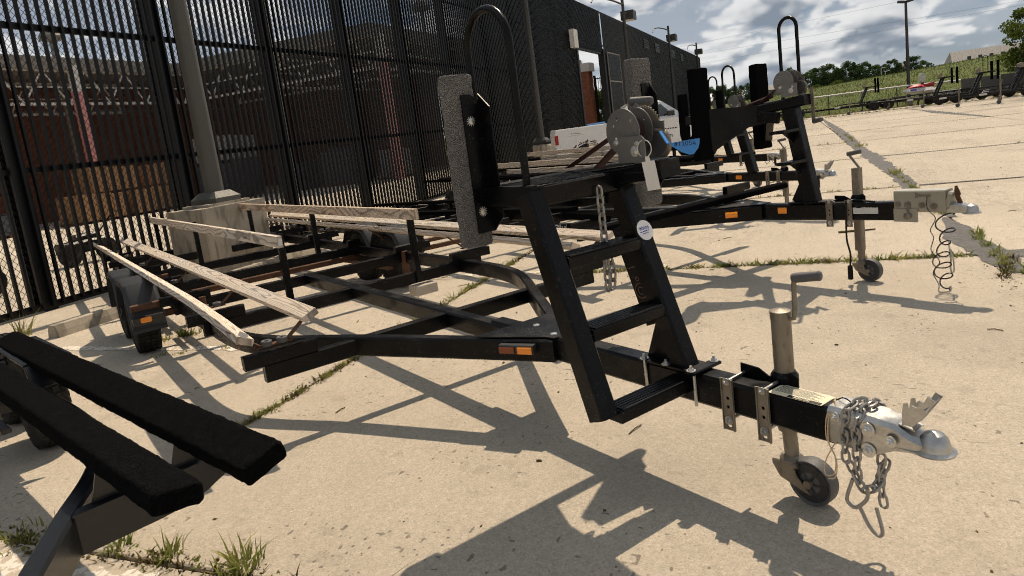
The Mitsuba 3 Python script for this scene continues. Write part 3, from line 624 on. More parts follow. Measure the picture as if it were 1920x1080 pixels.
for i, (px, py, wv, kind) in enumerate(ts):
    yy = 196 + 14 * ((i * 7) % 5) / 5 if kind != 2 else 168; p = pix(px, py, yy); zb = float(fieldz(A(p[0]), A(yy))[0]) - 1.2
    h = p[2] - zb; tree(p[0], yy, zb, h, (h * 1.0 if kind != 2 else h * 1.15) * wv * .9, i, ["leaf_dark", "leaf_mid", "leaf_pale"][kind],
        f"{['dark', 'mid green', 'pale green bushy'][kind]} tree in the treeline behind the grass bank, {ORD[i]} from left" if kind != 2 and i < 18 else f"pale low tree standing before the dark treeline, {ORD[i - 18]} of four")
for k in range(5):
    p = pix(1330 + 22 * k, 168 - (k * 37 % 8), 150); tree(p[0], 150, -.2, max(2.5, p[2] + .2), 3.6, k, "leaf_dark", f"small far tree between the black trailer posts, {ORD[k]} from left")
for k, (px, py) in enumerate(((1113, 175), (1126, 178))):
    p = pix(px, py, 60); tree(p[0], 60, 0, p[2], 2.6, k + 1, "leaf_mid", f"shrub seen through the gate opening, {['left', 'right'][k]} one")
tree(20.3, 75, 0.6, 5.7, 5.4, 3, "leaf_pale", "sunlit yellow green tree at the right edge")

ap = thing("apartment_building", "long beige apartment block with grey roof on the right horizon", "building")
y = 300; a, b = pix(1788, 112, y), pix(1925, 93, y); zb, ze, zr = 2.0, a[2] - 1.2, a[2] + 2.0
x0, x1 = a[0], b[0] + 14
add(ap, "wall", box((x0, y, zb), (x1, y + 14, ze)), "beige_siding")
add(ap, "roof", loft([[(x0 - .6 if e == 0 else x1 + .6, y - .8, ze), (x0 - .6 if e == 0 else x1 + .6, y + 14.8, ze), (x0 + .2 if e == 0 else x1, y + 7, zr + 1.0)] for e in (0, 1)]), "grey_roof")
for k in range(9):
    for zz in (zb + 1.6, zb + 4.4):
        q = add(ap, "window", box((x0 + 4.2 + k * 3.4, y - .06, zz), (x0 + 5.4 + k * 3.4, y - .01, zz + 1.3)), "window_dark"); add(q, "sill", box((x0 + 4.1 + k * 3.4, y - .12, zz - .14), (x0 + 5.5 + k * 3.4, y - .02, zz)), "offwhite")
for k in range(3): add(ap, "balcony", cat([box((x0 + 10 + k * 8, y - 1.4, zb + 3.9), (x0 + 13 + k * 8, y, zb + 4.05)), box((x0 + 10 + k * 8, y - 1.4, zb + 4.05), (x0 + 13 + k * 8, y - 1.34, zb + 4.9))]), "bronze_paint")
def house(px0, px1, pyt, pye, y, zb, lab, wallm="lamp_grey", roofm="grey_roof"):
    t = thing("house", lab, "building"); a, b = pix(px0, pye, y), pix(px1, pye, y); r = pix((px0 + px1) / 2, pyt, y)[2]; z = (a[2] + b[2]) / 2
    add(t, "wall", box((a[0], y, zb), (b[0], y + 10, z)), wallm); add(t, "roof", loft([[(a[0] - .4 if e == 0 else b[0] + .4, y - .5, z), (a[0] - .4 if e == 0 else b[0] + .4, y + 10.5, z), (a[0] if e == 0 else b[0], y + 5, r)] for e in (0, 1)]), roofm)
    for k in range(2): add(t, "window", box((a[0] + (b[0] - a[0]) * (.25 + .4 * k), y - .06, z - 2.2), (a[0] + (b[0] - a[0]) * (.38 + .4 * k), y - .01, z - .9)), "window_dark")
house(1434, 1478, 157, 167, 260, 0, "grey roofed house behind the winch of the second trailer"); house(1690, 1706, 118, 124, 240, 3, "roof corner of a house showing between the dark trees"); house(1764, 1790, 124, 130, 280, 3, "small far house left of the apartment block"); house(1318, 1340, 174, 180, 240, 0, "brown gabled house far off past the end of the fence", "beige_siding")
st = thing("store_building", "low white roofed store with orange brick band far behind the trailers", "building")
a, b = pix(1322, 190, 160), pix(1396, 180, 160)
add(st, "wall", box((a[0], 160, 0), (b[0], 175, 2.6)), "orange_brick"); add(st, "roof", loft([[(a[0] - 1, 159, 2.6), (b[0], 159, 2.9), (b[0], 159, 3.0), (a[0] - 1, 159, 2.7)], [(a[0] - 1, 175, 4.4), (b[0], 175, 4.9), (b[0], 175, 5.0), (a[0] - 1, 175, 4.5)]]), "white_paint")
for k, (z0, z1, x0, x1) in enumerate(((14.55, 16.2, -16.5, 23), (12.4, 12.75, -15, 39), (10.45, 11.45, -15.4, 19.2))):
    s = (z1 - z0) / (x1 - x0); add(None, "power_line", tube([(x, 150, z0 + s * (x - x0) + .00006 * (x - 10) ** 2) for x in np.linspace(-70, 160, 24)], .016, 4), "bronze_paint", label=f"thin overhead power line crossing the sky, {['top', 'middle', 'lowest'][k]} of three", cat="power line", group="overhead power lines")
for k, (px, y) in enumerate(((1652, 180), (1660, 180))):
    p = pix(px, 128 + 6 * k, y); t = thing("street_light", f"thin pale street light in front of the treeline, {['left', 'right'][k]} one", "street light"); add(t, "pole", tube([(p[0], y, 2), (p[0], y, p[2])], .07, 6), "offwhite"); add(t, "arm", tube([(p[0], y, p[2]), (p[0] + .9, y, p[2] + .1)], .05, 6), "offwhite")
# ------------------------------------------------------------------ boat trailers
EACH = {'gusset_bolt', 'clamp_bolt', 'coupler_bolt', 'stand_bolt', 'stand_ubolt', 'frame_end', 'actuator_bolt', 'winch_bolt', 'bunk_leg', 'riser', 'rubber_puck', 'chain_link', 'winch_strap', 'chain_hook', 'guide_bolt', 'spring_hanger', 'fender_bar', 'bunk_riser', 'clamp_bolts', 'stand_post', 'rail_mark', 'bow_strap', 'wiring_loop'}


class Tr:
    def __init__(s, name, J, ang, label, group=None):
        a = math.radians(ang); s.J = np.array(J, float); s.D = A(math.cos(a), math.sin(a), 0); s.N = A(-math.sin(a), math.cos(a), 0); s.root = thing(name, label, "boat trailer", group)
        s.Z = A(0, 0, 1); s.pitch = 0.0
    def p(s, u, v, z): return s.J + u * s.D + v * s.N + A(0, 0, z)
    def mesh(s, m):
        v, f = m; v = np.asarray(v); return s.J + v[:, :1] * s.D + v[:, 1:2] * s.N + (v[:, 2:] + s.pitch * np.minimum(v[:, :1], 0)) * s.Z, f
    def add(s, name, m, mtl, smooth=False, parent=None, uv=None, **k):
        if isinstance(m, list) and name in EACH:
            return [add(parent or s.root, name, s.mesh(x), mtl, smooth) for x in m][0]
        if isinstance(m, list): m = cat(m)
        return add(parent or s.root, name, s.mesh(m), mtl, smooth, uv=uv, **k)


def plank(a, b, w, t, up, seed=0, bevel=.003, sag=None):
    """A board with uv = (metres along, metres across the board) for the grain."""
    a, b = np.asarray(a, float), np.asarray(b, float); d, s, u = frame(b - a, up); L = np.linalg.norm(b - a); n = max(2, int(L / .5))
    o = octo(w, t, bevel)[::-1]; vs, uvs, fs = [], [], []; off = seed * 3.71
    for k in range(8):
        p, q = o[k], o[(k + 1) % 8]; base = sum(len(x) for x in vs)
        T = np.linspace(0, 1, n + 1); c = a + T[:, None] * (b - a)
        if sag is not None: c = c + np.array([sag(x) for x in T])[:, None] * A(0, 0, 1)
        V = np.stack([c + p[0] * s + p[1] * u, c + q[0] * s + q[1] * u], 1).reshape(-1, 3)
        hz = lambda e: e[0] * 1.0 + (0.0 if abs(e[1]) > .4 * t else 0) + e[1] * .35
        U = np.stack([np.c_[T * L + off, np.full(n + 1, hz(p))], np.c_[T * L + off, np.full(n + 1, hz(q))]], 1).reshape(-1, 2)
        i = np.arange(n) * 2; vs.append(V); uvs.append(U); fs.append(base + np.vstack([np.stack([i, i + 1, i + 3], 1), np.stack([i, i + 3, i + 2], 1)]))
    for e, rev in ((0, True), (1, False)):
        c = (a, b)[e] + (sag(float(e)) if sag else 0) * A(0, 0, 1); V = np.array([c + x * s + y * u for x, y in o]); base = sum(len(x) for x in vs)
        t3 = np.array([[0, k, k + 1] for k in range(1, 7)]); vs.append(V); uvs.append(np.c_[o[:, 1] * .4 + off, o[:, 0] * .4]); fs.append(base + (t3[:, ::-1] if rev else t3))
    return (np.vstack(vs), np.vstack(fs)), np.vstack(uvs)


def carpet_bar(a, b, w, t, up, seed=1, amp=.0035, res=.022):
    """A carpet-wrapped board: rounded, lumpy, slightly fuzzy."""
    a, b = np.asarray(a, float), np.asarray(b, float); d, s, u = frame(b - a, up); L = np.linalg.norm(b - a); n = max(3, int(L / res)); r = min(.016, .45 * t)
    prof = []
    for cx, cy, a0 in ((w / 2 - r, t / 2 - r, 0), (-w / 2 + r, t / 2 - r, 90), (-w / 2 + r, -t / 2 + r, 180), (w / 2 - r, -t / 2 + r, 270)):
        prof += [(cx + r * math.cos(math.radians(a0 + q)), cy + r * math.sin(math.radians(a0 + q))) for q in (0, 30, 60, 90)]
    pr = []
    for k in range(16):
        p, q = np.array(prof[k]), np.array(prof[(k + 1) % 16]); m = max(1, int(np.linalg.norm(q - p) / res)); pr += [p + (q - p) * j / m for j in range(m)]
    pr = np.array(pr)[::-1]; ts_ = np.r_[0, .003 / L * np.arange(1, 4), np.linspace(.012 / L, 1 - .012 / L, n), 1 - .003 / L * np.arange(3, 0, -1), 1]; R = []
    for x in ts_:
        e = min(x, 1 - x) * L; k = 1 - .012 / max(w, t) * 2 * max(0, 1 - e / .012) ** 2; R.append(a + x * (b - a) + (pr[:, :1] * s + pr[:, 1:] * u) * k)
    v, f = loft(R); v = scatter_noise(v, amp, 26.0, seed); v = v + amp * .7 * (nrg.random(v.shape) - .5); return v, f


def wheel(t, u, v, R=.31, w=.205, parent=None, side=1):
    """Tyre with tread blocks and a five-hole rim; side = which way the rim faces."""
    zc = R - t.pitch * min(u, 0); o = (u, v, zc); ax = (0, side, 0); h = w / 2
    prof = [(R * .62, -h * .9), (R * .80, -h), (R * .93, -h * .92), (R * .985, -h * .74), (R, -h * .4), (R, h * .4), (R * .985, h * .74), (R * .93, h * .92), (R * .80, h), (R * .62, h * .9)]
    k = t.add("wheel", lathe(prof, o, ax, 36), "tyre_rubber", 35, parent)
    bl = []
    for i in range(44):
        a = 2 * math.pi * i / 44; c, s = math.cos(a), math.sin(a)
        for q in (-.72, -.25, .25, .72):
            rr = R + .003 - (.006 if abs(q) > .5 else 0); e = A(c, 0, s); tt = A(-s, 0, c)
            p = A(u, v, zc) + e * rr + A(0, 1, 0) * h * q; bl.append(beam(p - A(0, 1, 0) * h * .17, p + A(0, 1, 0) * h * .17, R * .095, .012, up=e, c=.002))
    t.add("tread", bl, "tyre_rubber", parent=k)
    t.add("rim", [lathe([(R * .62, h * .72), (R * .60, h * .86), (R * .55, h * .80), (R * .50, h * .45), (R * .30, h * .35), (R * .24, h * .62), (R * .12, h * .66), (R * .1, h * .9), (0, h * .92)], o, ax, 28)] +
          [hexbolt((u + R * .36 * math.cos(a), v + side * h * .36, zc + R * .36 * math.sin(a)), ax, .011, .012, False) for a in np.arange(5) * 1.2566], "dull_zinc", 40, k)
    return k


def fender(t, u, v, R=.31, w=.26, amber=True, out=-1, parent=None):
    prof = [(-.40, R + .02), (-.37, R + .18), (-.24, R + .345), (-.10, R + .375), (.10, R + .375), (.24, R + .345), (.37, R + .18), (.41, R - .005)]
    R3 = []
    for a, b in prof: R3.append([(u + a, v - w / 2, b - .05), (u + a, v - w / 2 + .012, b - .012), (u + a, v - w / 2 + .04, b), (u + a, v + w / 2 - .04, b), (u + a, v + w / 2 - .012, b - .012), (u + a, v + w / 2, b - .05)])
    m = loft(R3, caps=False); vv = np.array(m[0]); ctr = A(u, v, R); inn = ctr + (vv - ctr) * A(.975, .97, .975)
    k = t.add("fender", [m, (inn, m[1][:, ::-1]), beam((u + .385, v, R + .09), (u + .425, v, R - .01), w * .98, .02, up=(1, 0, .3), c=.004), beam((u + .39, v - w * .02, R + .05), (u + .44, v, R + .045), w * .9, .07)], "black_plastic", 38, parent)
    if amber: t.add("marker_light", beam((u + .435, v - .02, R + .055), (u + .452, v - .02, R + .055), .085, .045, c=.008), "amber_lens", parent=k)
    return k


def jack(t, u, v, top, wr=.075, crank=1, round_=True, zc=.2, beam_z=None, wu=.05, wv=-.02):
    m = "dull_zinc"
    k = t.add("jack", lathe([(.036, 0), (.036, top - .30), (.038, top - .30), (.038, top - .27), (.033, top - .268), (0, top - .262)], (u, v, .27), (0, 0, 1), 24) if round_ else beam((u, v, .25), (u, v, top), .062, .062, c=.008), m, 35)
    t.add("inner_tube", tube([(u + .01, v, .155), (u, v, .34)], .027, 14), m, 35, k)
    cz = top - .02; pts = [(u + .02, v, cz - .01), (u + .055, v, cz + .0), (u + .06, v + .0, cz + .03), (u + .055, v + .01, cz + .12), (u + .06, v + .01, cz + .145)] if crank == 1 else [(u + .02, v, cz + .02), (u - .005, v, cz + .055), (u - .06, v, cz + .13)]
    c = t.add("crank", tube(pts, .0095, 8), "dull_zinc", 40, k)
    e = A(*pts[-1]); t.add("grip", lathe([(.012, 0), (.017, .004), (.0185, .02), (.0175, .085), (.0185, .098), (.013, .104), (0, .104)], e - A(.012, 0, 0), (.95, .25, .12), 14), "grey_rubber", 35, k)
    f = t.add("caster_fork", [lathe([(.033, 0), (.045, .012), (.045, .03), (.03, .045), (0, .046)], (u + .008, v, .128), (0, 0, 1), 16)] + [plate([(-.05, .135), (.035, .15), (.05, .11), (wu + .012, .052), (wu - .016, .058), (-.02, .088)], (u, v + s * .037 + (.003 if s > 0 else 0), 0), (1, 0, 0), (0, 0, 1), .005) for s in (-1, 1)] + [beam((u - .05, v, .142), (u + .05, v, .146), .085, .02, c=.006)], m, 30, k)
    w = t.add("caster_wheel", lathe([(.02, -.026), (wr * .86, -.022), (wr * .96, -.028), (wr, -.018), (wr, .018), (wr * .96, .028), (wr * .86, .022), (.02, .026)], (u + wu, v, wr + .002), (0, 1, 0), 40), "grey_rubber", 35, k)
    t.add("wheel_disc", lathe([(0, -.0245), (wr * .84, -.0245), (wr * .84, .0245), (0, .0245)], (u + wu, v, wr + .002), (0, 1, 0), 30), "black_plastic", 35, w)
    t.add("wheel_hub", lathe([(.016, -.044), (.016, .044), (0, .044)], (u + wu, v, wr + .002), (0, 1, 0), 8), m, parent=k)
    t.add("wheel_spokes", [beam((u + wu, v + s * .0235, wr + .002), (u + wu + wr * .8 * math.cos(a), v + s * .0235, wr + .002 + wr * .8 * math.sin(a)), .012, .006, up=(0, 1, 0), c=.001) for s in (-1, 1) for a in np.arange(6) * 1.0472], "black_plastic", parent=k)
    if beam_z:
        z1, z0, bv = beam_z
        pl = t.add("jack_bracket", [plate([(-.17, -.05), (.06, -.05), (.075, -.02), (.075, .045), (.045, .06), (.0, .022), (-.05, .028), (-.09, .05), (-.17, .055)], (u + .0, bv + .006, (z0 + z1) / 2 + .055), (1, 0, 0), (0, 0, 1), .006), beam((u - .16, bv + .012, (z0 + z1) / 2 - .05), (u + .07, bv + .012, (z0 + z1) / 2 - .05), .012, .05), lathe([(.05, 0), (.05, .025), (.04, .04), (0, .04)], (u, v, z1 + .0), (0, 0, 1), 20)], "black_paint")
        for du in (-.155, .0):
            x = u + du; cl = t.add("clamp_strap", [plate(Polygon([(-.022, -.19), (.022, -.19), (.022, .018), (-.022, .018)]).difference(Point(0, -.17).buffer(.009, 8)).difference(Point(0, -.095).buffer(.007, 8)).difference(Point(0, -.06).buffer(.007, 8)), (x, -bv - .008, z1), (1, 0, 0), (0, 0, 1), .004), beam((x - .024, -bv - .012, z1 - .19), (x - .024, -bv - .012, z1 + .018), .004, .012, up=(0, 1, 0), c=.001), beam((x + .024, -bv - .012, z1 - .19), (x + .024, -bv - .012, z1 + .018), .004, .012, up=(0, 1, 0), c=.001)], "dull_zinc")
            t.add("clamp_bolt", [tube([(x, -bv - .018, z1 + .006), (x, bv + .03, z1 + .012)], .0065, 8), hexbolt((x, -bv - .012, z1 + .007), (0, -1, 0), .009, .008), hexbolt((x, -bv - .012, z0 - .022), (0, -1, 0), .011, .01), tube([(x, -bv - .018, z0 - .02), (x, bv + .03, z0 - .02)], .0065, 8)], "galvanized", 30, cl)


def coupler_flat(t, u0, z, hw=.056):
    """Stamped channel coupler with ball dome and an open latch."""
    k = t.add("coupler", [loft([[(u, -w, zb), (u, -w, zt - .014), (u, -w + .014, zt), (u, w - .014, zt), (u, w, zt - .014), (u, w, zb), (u, w - .008, zb), (u, w - .008, zt - .02), (u, -w + .008, zt - .02), (u, -w + .008, zb)] for u, w, zt, zb in
          ((u0, hw + .006, z + .007, z - .115), (u0 + .118, hw + .006, z + .007, z - .118), (u0 + .12, hw + .006, z + .007, z - .118), (u0 + .16, hw + .002, z + .002, z - .115), (u0 + .21, hw - .006, z - .006, z - .09), (u0 + .25, .046, z - .03, z - .084), (u0 + .29, .040, z - .042, z - .078))]),
          lathe([(.058, -.006), (.060, .0), (.047, .006), (.044, .02), (.039, .038), (.028, .053), (.012, .061), (0, .062)], (u0 + .305, 0, z - .075), (0, 0, 1), 28), plate([(-.2, -.052), (.0, -.05), (.03, -.04), (.052, 0), (.03, .04), (0, .05), (-.2, .052)], (u0 + .31, 0, z - .082), (1, 0, 0), (0, 1, 0), .006)], "galvanized", 22)
    t.add("latch", [plate([(0, 0), (.032, .0), (.05, .022), (.10, .10), (.078, .108), (.066, .085), (.057, .09), (.045, .066), (.03, .07), (.022, .06), (.018, .075), (.006, .07), (.002, .04)], (u0 + .225, s * .026, z - .005), (1, 0, 0), (0, 0, 1), .003) for s in (-1, .9)] +
          [beam((u0 + .255, -.026, z + .03), (u0 + .255, .026, z + .03), .022, .004), beam((u0 + .29, -.026, z + .06), (u0 + .32, -.0, z + .1), .03, .004), plate([(0, -.03), (.05, -.03), (.05, .03), (0, .03)], (u0 + .215, 0, z - .008), (1, 0, -.2), (0, 1, 0), .004)], "galvanized", parent=k)
    t.add("coupler_bolt", [hexbolt((u0 + du, s * (hw + .007), z + dz), (0, s, 0), r, .011) for s in (-1, 1) for du, dz, r in ((.03, -.02, .010), (.135, -.035, .015), (.135, -.105, .015), (.205, -.055, .012))], "bright_zinc", 30, k)
    return k


def coupler_box(t, u0, z, hw=.06):
    """Surge brake actuator box with nose coupler."""
    k = t.add("brake_actuator", [beam((u0, 0, z + .0), (u0 + .345, 0, z + .005), 2 * hw, .155, c=.008), plate([(0, -.095), (.165, -.095), (.165, .0), (0, .0)], (u0, -hw - .004, z - .05), (1, 0, 0), (0, 0, 1), .006), beam((u0 + .345, 0, z + .012), (u0 + .372, 0, z + .005), 2 * hw - .01, .12, up=(.25, 0, 1), c=.012)], "zinc_plate")
    t.add("nose", [loft([[(u, -w, zb), (u, -w, zt - .012), (u, -w + .012, zt), (u, w - .012, zt), (u, w, zt - .012), (u, w, zb)] for u, w, zt, zb in ((u0 + .34, .045, z - .01, z - .075), (u0 + .42, .045, z - .012, z - .078), (u0 + .47, .038, z - .035, z - .076))]),
         lathe([(.056, -.005), (.058, 0), (.044, .008), (.041, .03), (.034, .048), (.018, .058), (0, .06)], (u0 + .48, 0, z - .08), (0, 0, 1), 24)], "galvanized", 32, k)
    t.add("latch", plate([(0, 0), (.03, 0), (.012, .045), (.018, .06), (.008, .09), (-.004, .118), (-.016, .115), (-.02, .08), (-.014, .04)], (u0 + .40, .0, z - .012), (1, 0, 0), (0, 0, 1), .012), "rusty_steel", parent=k)
    t.add("actuator_bolt", [hexbolt((u0 + du, -hw - .004, z + dz), (0, -1, 0), .014, .010) for du, dz in ((.025, -.02), (.095, -.02), (.19, -.025), (.27, -.03), (.1, -.06))] + [lathe([(.024, 0), (.024, .02), (.01, .03), (0, .03)], (u0 + .1, -hw - .01, z - .10), (0, -1, 0), 18), plate([(0, -.02), (.03, -.008), (.1, -.008), (.1, .008), (.03, .008), (0, .02)], (u0 + .15, -hw - .001, z + .045), (1, 0, 0), (0, 0, 1), .004)], "dull_zinc", 30, k)
    return k


def winch(t, u, v, z, s=1.0, parent=None, handle="up", black=False):
    k = t.add("winch", [plate([(-.075 * s, 0), (.075 * s, 0), (.075 * s, .09 * s), (.06 * s, .105 * s), (-.06 * s, .105 * s), (-.075 * s, .09 * s)], (u + .022, v - .078 * s, z), (1, 0, 0), (0, 0, 1), .005), plate([(-.075 * s, 0), (.075 * s, 0), (.075 * s, .15 * s), (-.06 * s, .15 * s)], (u + .015, v + .05 * s, z), (1, 0, 0), (0, 0, 1), .004), plate([(-.08 * s, -.05 * s), (.08 * s, -.05 * s), (.08 * s, .055 * s), (-.08 * s, .055 * s)], (u + .015, v, z), (1, 0, 0), (0, 1, 0), .005)], "winch_grey")
    hole = Point(0, 0).buffer(.094 * s, 20)
    for a, r, q in ((40, .068, .006), (115, .06, .006), (150, .055, .004), (215, .05, .009), (300, .06, .006)): hole = hole.difference(Point(r * s * math.cos(math.radians(a)), r * s * math.sin(math.radians(a))).buffer(q * s, 8))
    for dv, nm in ((-.055, "drum_flange"), (.022, "drum_flange")): t.add(nm, plate(hole, (u - .04 * s, v + dv * s, z + .125 * s), (1, 0, 0), (0, 0, 1), .004), "winch_grey", parent=k)
    ga = np.arange(160) * 2 * np.pi / 160; gear = Polygon([((.096 if (i // 2) % 2 else .088) * s * math.cos(a), (.096 if (i // 2) % 2 else .088) * s * math.sin(a)) for i, a in enumerate(ga)])
    t.add("gear_wheel", plate(gear, (u - .03 * s, v + .062 * s, z + .125 * s), (1, 0, 0), (0, 0, 1), .008), "dull_zinc", parent=k)
    t.add("strap_drum", lathe([(.05 * s, -.05 * s), (.05 * s, .02 * s), (0, .02 * s)], (u - .04 * s, v, z + .125 * s), (0, 1, 0), 20), "strap_web", 30, k)
    t.add("winch_bolt", [hexbolt((u + a * s, v - .084 * s, z + b * s), (0, -1, 0), r * s, .008 * s) for a, b, r in ((-.055, .085, .009), (.06, .075, .007), (.045, .045, .014))], "bright_zinc", 30, k)
    t.add("shaft_bore", lathe([(.017 * s, 0), (.017 * s, .002), (0, .002)], (u + .045 * s, v - .0835 * s, z + .045 * s), (0, -1, 0), 18), "black_plastic", parent=k)
    t.add("ratchet_housing", [lathe([(.028 * s, 0), (.028 * s, .03 * s), (.018 * s, .04 * s), (0, .04 * s)], (u + .03 * s, v + .075 * s, z + .085 * s), (.6, .75, 0), 16), tube(arc((u + .05 * s, v + .05 * s, z + .06 * s), (1, 0, 0), (0, 0, 1), .055 * s, -70, 100, 9), .011 * s, 8)], "dull_zinc", 30, k)
    if handle == "up":
        t.add("handle", [beam((u - .03, v + .085 * s, z + .17 * s), (u - .125, v + .09 * s, z + .245 * s), .030, .006, up=(0, 1, 0))], "winch_grey", parent=k); t.add("grip", lathe([(.013, 0), (.019, .006), (.020, .09), (.014, .1), (0, .1)], (u - .125, v + .085 * s, z + .245 * s), (.8, .6, -.08), 14), "grey_rubber", 30, k)
    else:
        t.add("handle", beam((u + .150, v + .03, z + .05), (u + .155, v + .03, z - .235), .032, .007, up=(0, 1, 0)), "dull_zinc", parent=k); t.add("grip", lathe([(.013, 0), (.018, .006), (.019, .09), (.013, .1), (0, .1)], (u + .155, v + .02, z - .225), (.9, -.3, .12), 14), "grey_rubber", 30, k)
    return k


def mirror(pts): return [(u, -v) for u, v in pts]
RAIL = [(-1.32, .045), (-1.70, .245), (-2.42, .645), (-2.62, .755), (-2.80, .84), (-3.0, .905), (-3.25, .95), (-3.6, .975), (-5, .98), (-7, .985), (-10.1, .985)]


def pontoon(name, J, ang, label, group=None, z0=.455, du=0.0, h=.12, far=False, cms=(-2.42, -3.93, -5.06, -6.3, -7.6, -9.0, -10.0), tongue=.15, paint=None, tyre_u=(-5.55, -6.35), vn=-1.40, vf=1.14, bunks="wood", rear=-10.1, half=1.20, rs=(1.15, 1.03), pitch=0.0):
    t = Tr(name, J, ang, label, group); t.pitch = pitch; t.z0 = z0; t.du = du; m = paint or ("black_plain" if far else "black_paint"); t.m = m; zc = z0 - h / 2
    t.add("tongue", beam((-1.9 + du, 0, zc + .004), (tongue, 0, zc + .004), .1, h + .008, c=.012), m)
    for sgn in (-1, 1):
        k_ = rs[0] if sgn < 0 else rs[1]; pts = [(u + du, sgn * v * (1 if u > -2.5 else 1 + (k_ - 1) * min(1, (-2.5 - u) / .6)), zc) for u, v in RAIL if u >= rear] ; P = np.array(pts); q = np.r_[0, np.cumsum(np.linalg.norm(np.diff(P, axis=0), axis=1))]
        x = np.unique(np.r_[np.linspace(.0, 3.2, 30), np.linspace(3.2, q[-1], 8)]); S = np.stack([np.interp(x, q, P[:, k]) for k in range(3)], 1); S[1:-1, :2] = (S[:-2, :2] + 2 * S[1:-1, :2] + S[2:, :2]) / 4
        t.add("side_rail", sweep_bar(S, .072, h - .004, c=.009), m)
    t.add("gusset_plate", plate([(-1.70, -.28), (-1.36, -.075), (-1.30, -.062), (-1.30, .062), (-1.36, .075), (-1.70, .28)], (du, 0, z0 + .004), (1, 0, 0), (0, 1, 0), .006), m)
    t.add("gusset_bolt", [lathe([(.019, 0), (.017, .004), (0, .006)], (u + du, v, z0 + .010), (0, 0, 1), 14) for u, v in ((-1.57, .03), (-1.36, -.02))], "bright_zinc", 30)
    t.add("center_beam", beam((-1.68 + du, -.02, zc), (cms[2] + du, -.02, zc), .088, h - .012, c=.01), m)
    for i, u in enumerate(cms):
        u += du
        k = t.add("crossmember", beam((u, -half, zc - .0025), (u, half, zc - .0025), .055, h - .022, c=.006), m)
        for s in (-1, 1):
            a, b = s * (half - .30), s * (half + .10)
            t.add("riser", [beam((u + .004, a, z0 + .022), (u + .004, b, z0 + .022), .058, .078, c=.006)], m, parent=k)
    return t


def bunk_v(t, u_front, u_rear, vc, zt, n_br, split=None, m="old_wood", seeds=(1, 2)):
    """A V of two slanted boards with steel straps under it, centred on vc."""
    cen = lambda s: (vc + s * .175, zt - .022)
    for i, s in enumerate((-1, 1)):
        v, z = cen(s); up = A(0, -s * .44, .90); off = -s * .0
        ends = [u_rear] + ([split[i]] if split else []) + [u_front - (.0 if s * vc < 0 else .02)]
        for a, b in zip(ends[:-1], ends[1:]):
            sg_ = (lambda x: -.05 * max(0, (x - .35) / .65) ** 2) if (s < 0 and vc < 0 and b > -3) else None
            g, uv = plank((a + .0015, v, z), (b - .0015, v, z), .089, .038, up, seeds[i] + a * .37, sag=sg_); t.add("bunk_board", g, m, uv=uv)
    for u in n_br:
        k = t.add("bunk_bracket", [beam((u, vc + s * .075, zt - .150), (u, vc + s * .225, zt - .030), .045, .006, up=(0, -s * .6, .78), c=.001) for s in (-1, 1)] + [beam((u, vc - .10, zt - .158), (u, vc + .10, zt - .158), .045, .007, c=.001)], "rusty_steel")
        t.add("rubber_puck", [lathe([(.028, 0), (.030, .006), (.030, .026), (.026, .03), (.012, .028), (.012, .022), (0, .022)], (u + .02, vc + s * .042, zt - .155), (0, 0, 1), 16) for s in (-1, 1)], "grey_rubber", 30, k)


def guides(t, v, u0, u1, zt, posts, seeds=0, m="new_wood", side=1):
    g, uv = plank((u1, v, zt - .045), (u0, v, zt - .05), .040, .09, (0, 0, 1), seeds); uv = uv[:, ::1].copy(); t.add("guide_board", g, m, uv=uv)
    for u in posts: t.add("guide_post", beam((u, v - side * .045, t.z0 - .10), (u, v - side * .045, zt - .0), .05, .05, up=(1, 0, 0), c=.005), t.m)


def hoop(t, u0, u1, v0, v1, z0, z1, r=.0165):
    a, b = A(u0, v0, 0), A(u1, v1, 0); c = (a + b) / 2; e = unit(b - a); R = np.linalg.norm(b - a) / 2; lean = A(0, 0, 0)
    pts = [a + A(0, 0, z0)] + [a + A(0, 0, z0 + (z1 - R - z0) * q) for q in (.5, .96)] + [c + A(0, 0, z1 - R) + R * (-math.cos(q) * e + math.sin(q) * A(0, 0, 1)) for q in np.linspace(.08, math.pi - .08, 13)] + [b + A(0, 0, z0 + (z1 - R - z0) * q) for q in (.96, .5)] + [b + A(0, 0, z0)]
    t.add("hoop_rail", tube(pts, r, 10), t.m, 40)


def bow_guide(t, u, v, z0, z1, w, th, mtl, br, seed, out):
    k = t.add("bow_guide", carpet_bar((u, v, z0), (u + .0, v, z1), w, th, (1, 0, 0), seed, .004, .02), mtl, 45)
    if br:
        a, b = br; s = 1; cw = .045 if out > 0 else .03; co = .04 if out > 0 else .012
        t.add("guide_channel", [plate([(-cw, a), (cw, a - .0), (cw, b - .035), (.0, b), (-cw, b)], (u + th / 2 + .004, v + co, 0), (0, 1, 0), (0, 0, 1), .006), plate([(0, a), (.075 if out > 0 else .045, a + .06), (.075 if out > 0 else .045, b - .06), (0, b)], (u + th / 2 + .006, v + co + cw, 0), (1, 0, 0), (0, 0, 1), .006)], "black_paint", parent=k)
        t.add("guide_bolt", [cat([lathe([(.014, 0), (.013, .004), (0, .005)], (u + th / 2 + .010, v + s * .04 - .012, z), (1, 0, 0), 14)] + [beam((u + th / 2 + .011, v + s * .04 - .012, z), (u + th / 2 + .011, v + s * .04 - .012 + .021 * math.cos(q), z + .021 * math.sin(q)), .003, .002, up=(1, 0, 0), c=.0005) for q in np.arange(12) * .5236]) for z in (a + .09, b - .11)], "bright_zinc", parent=k)

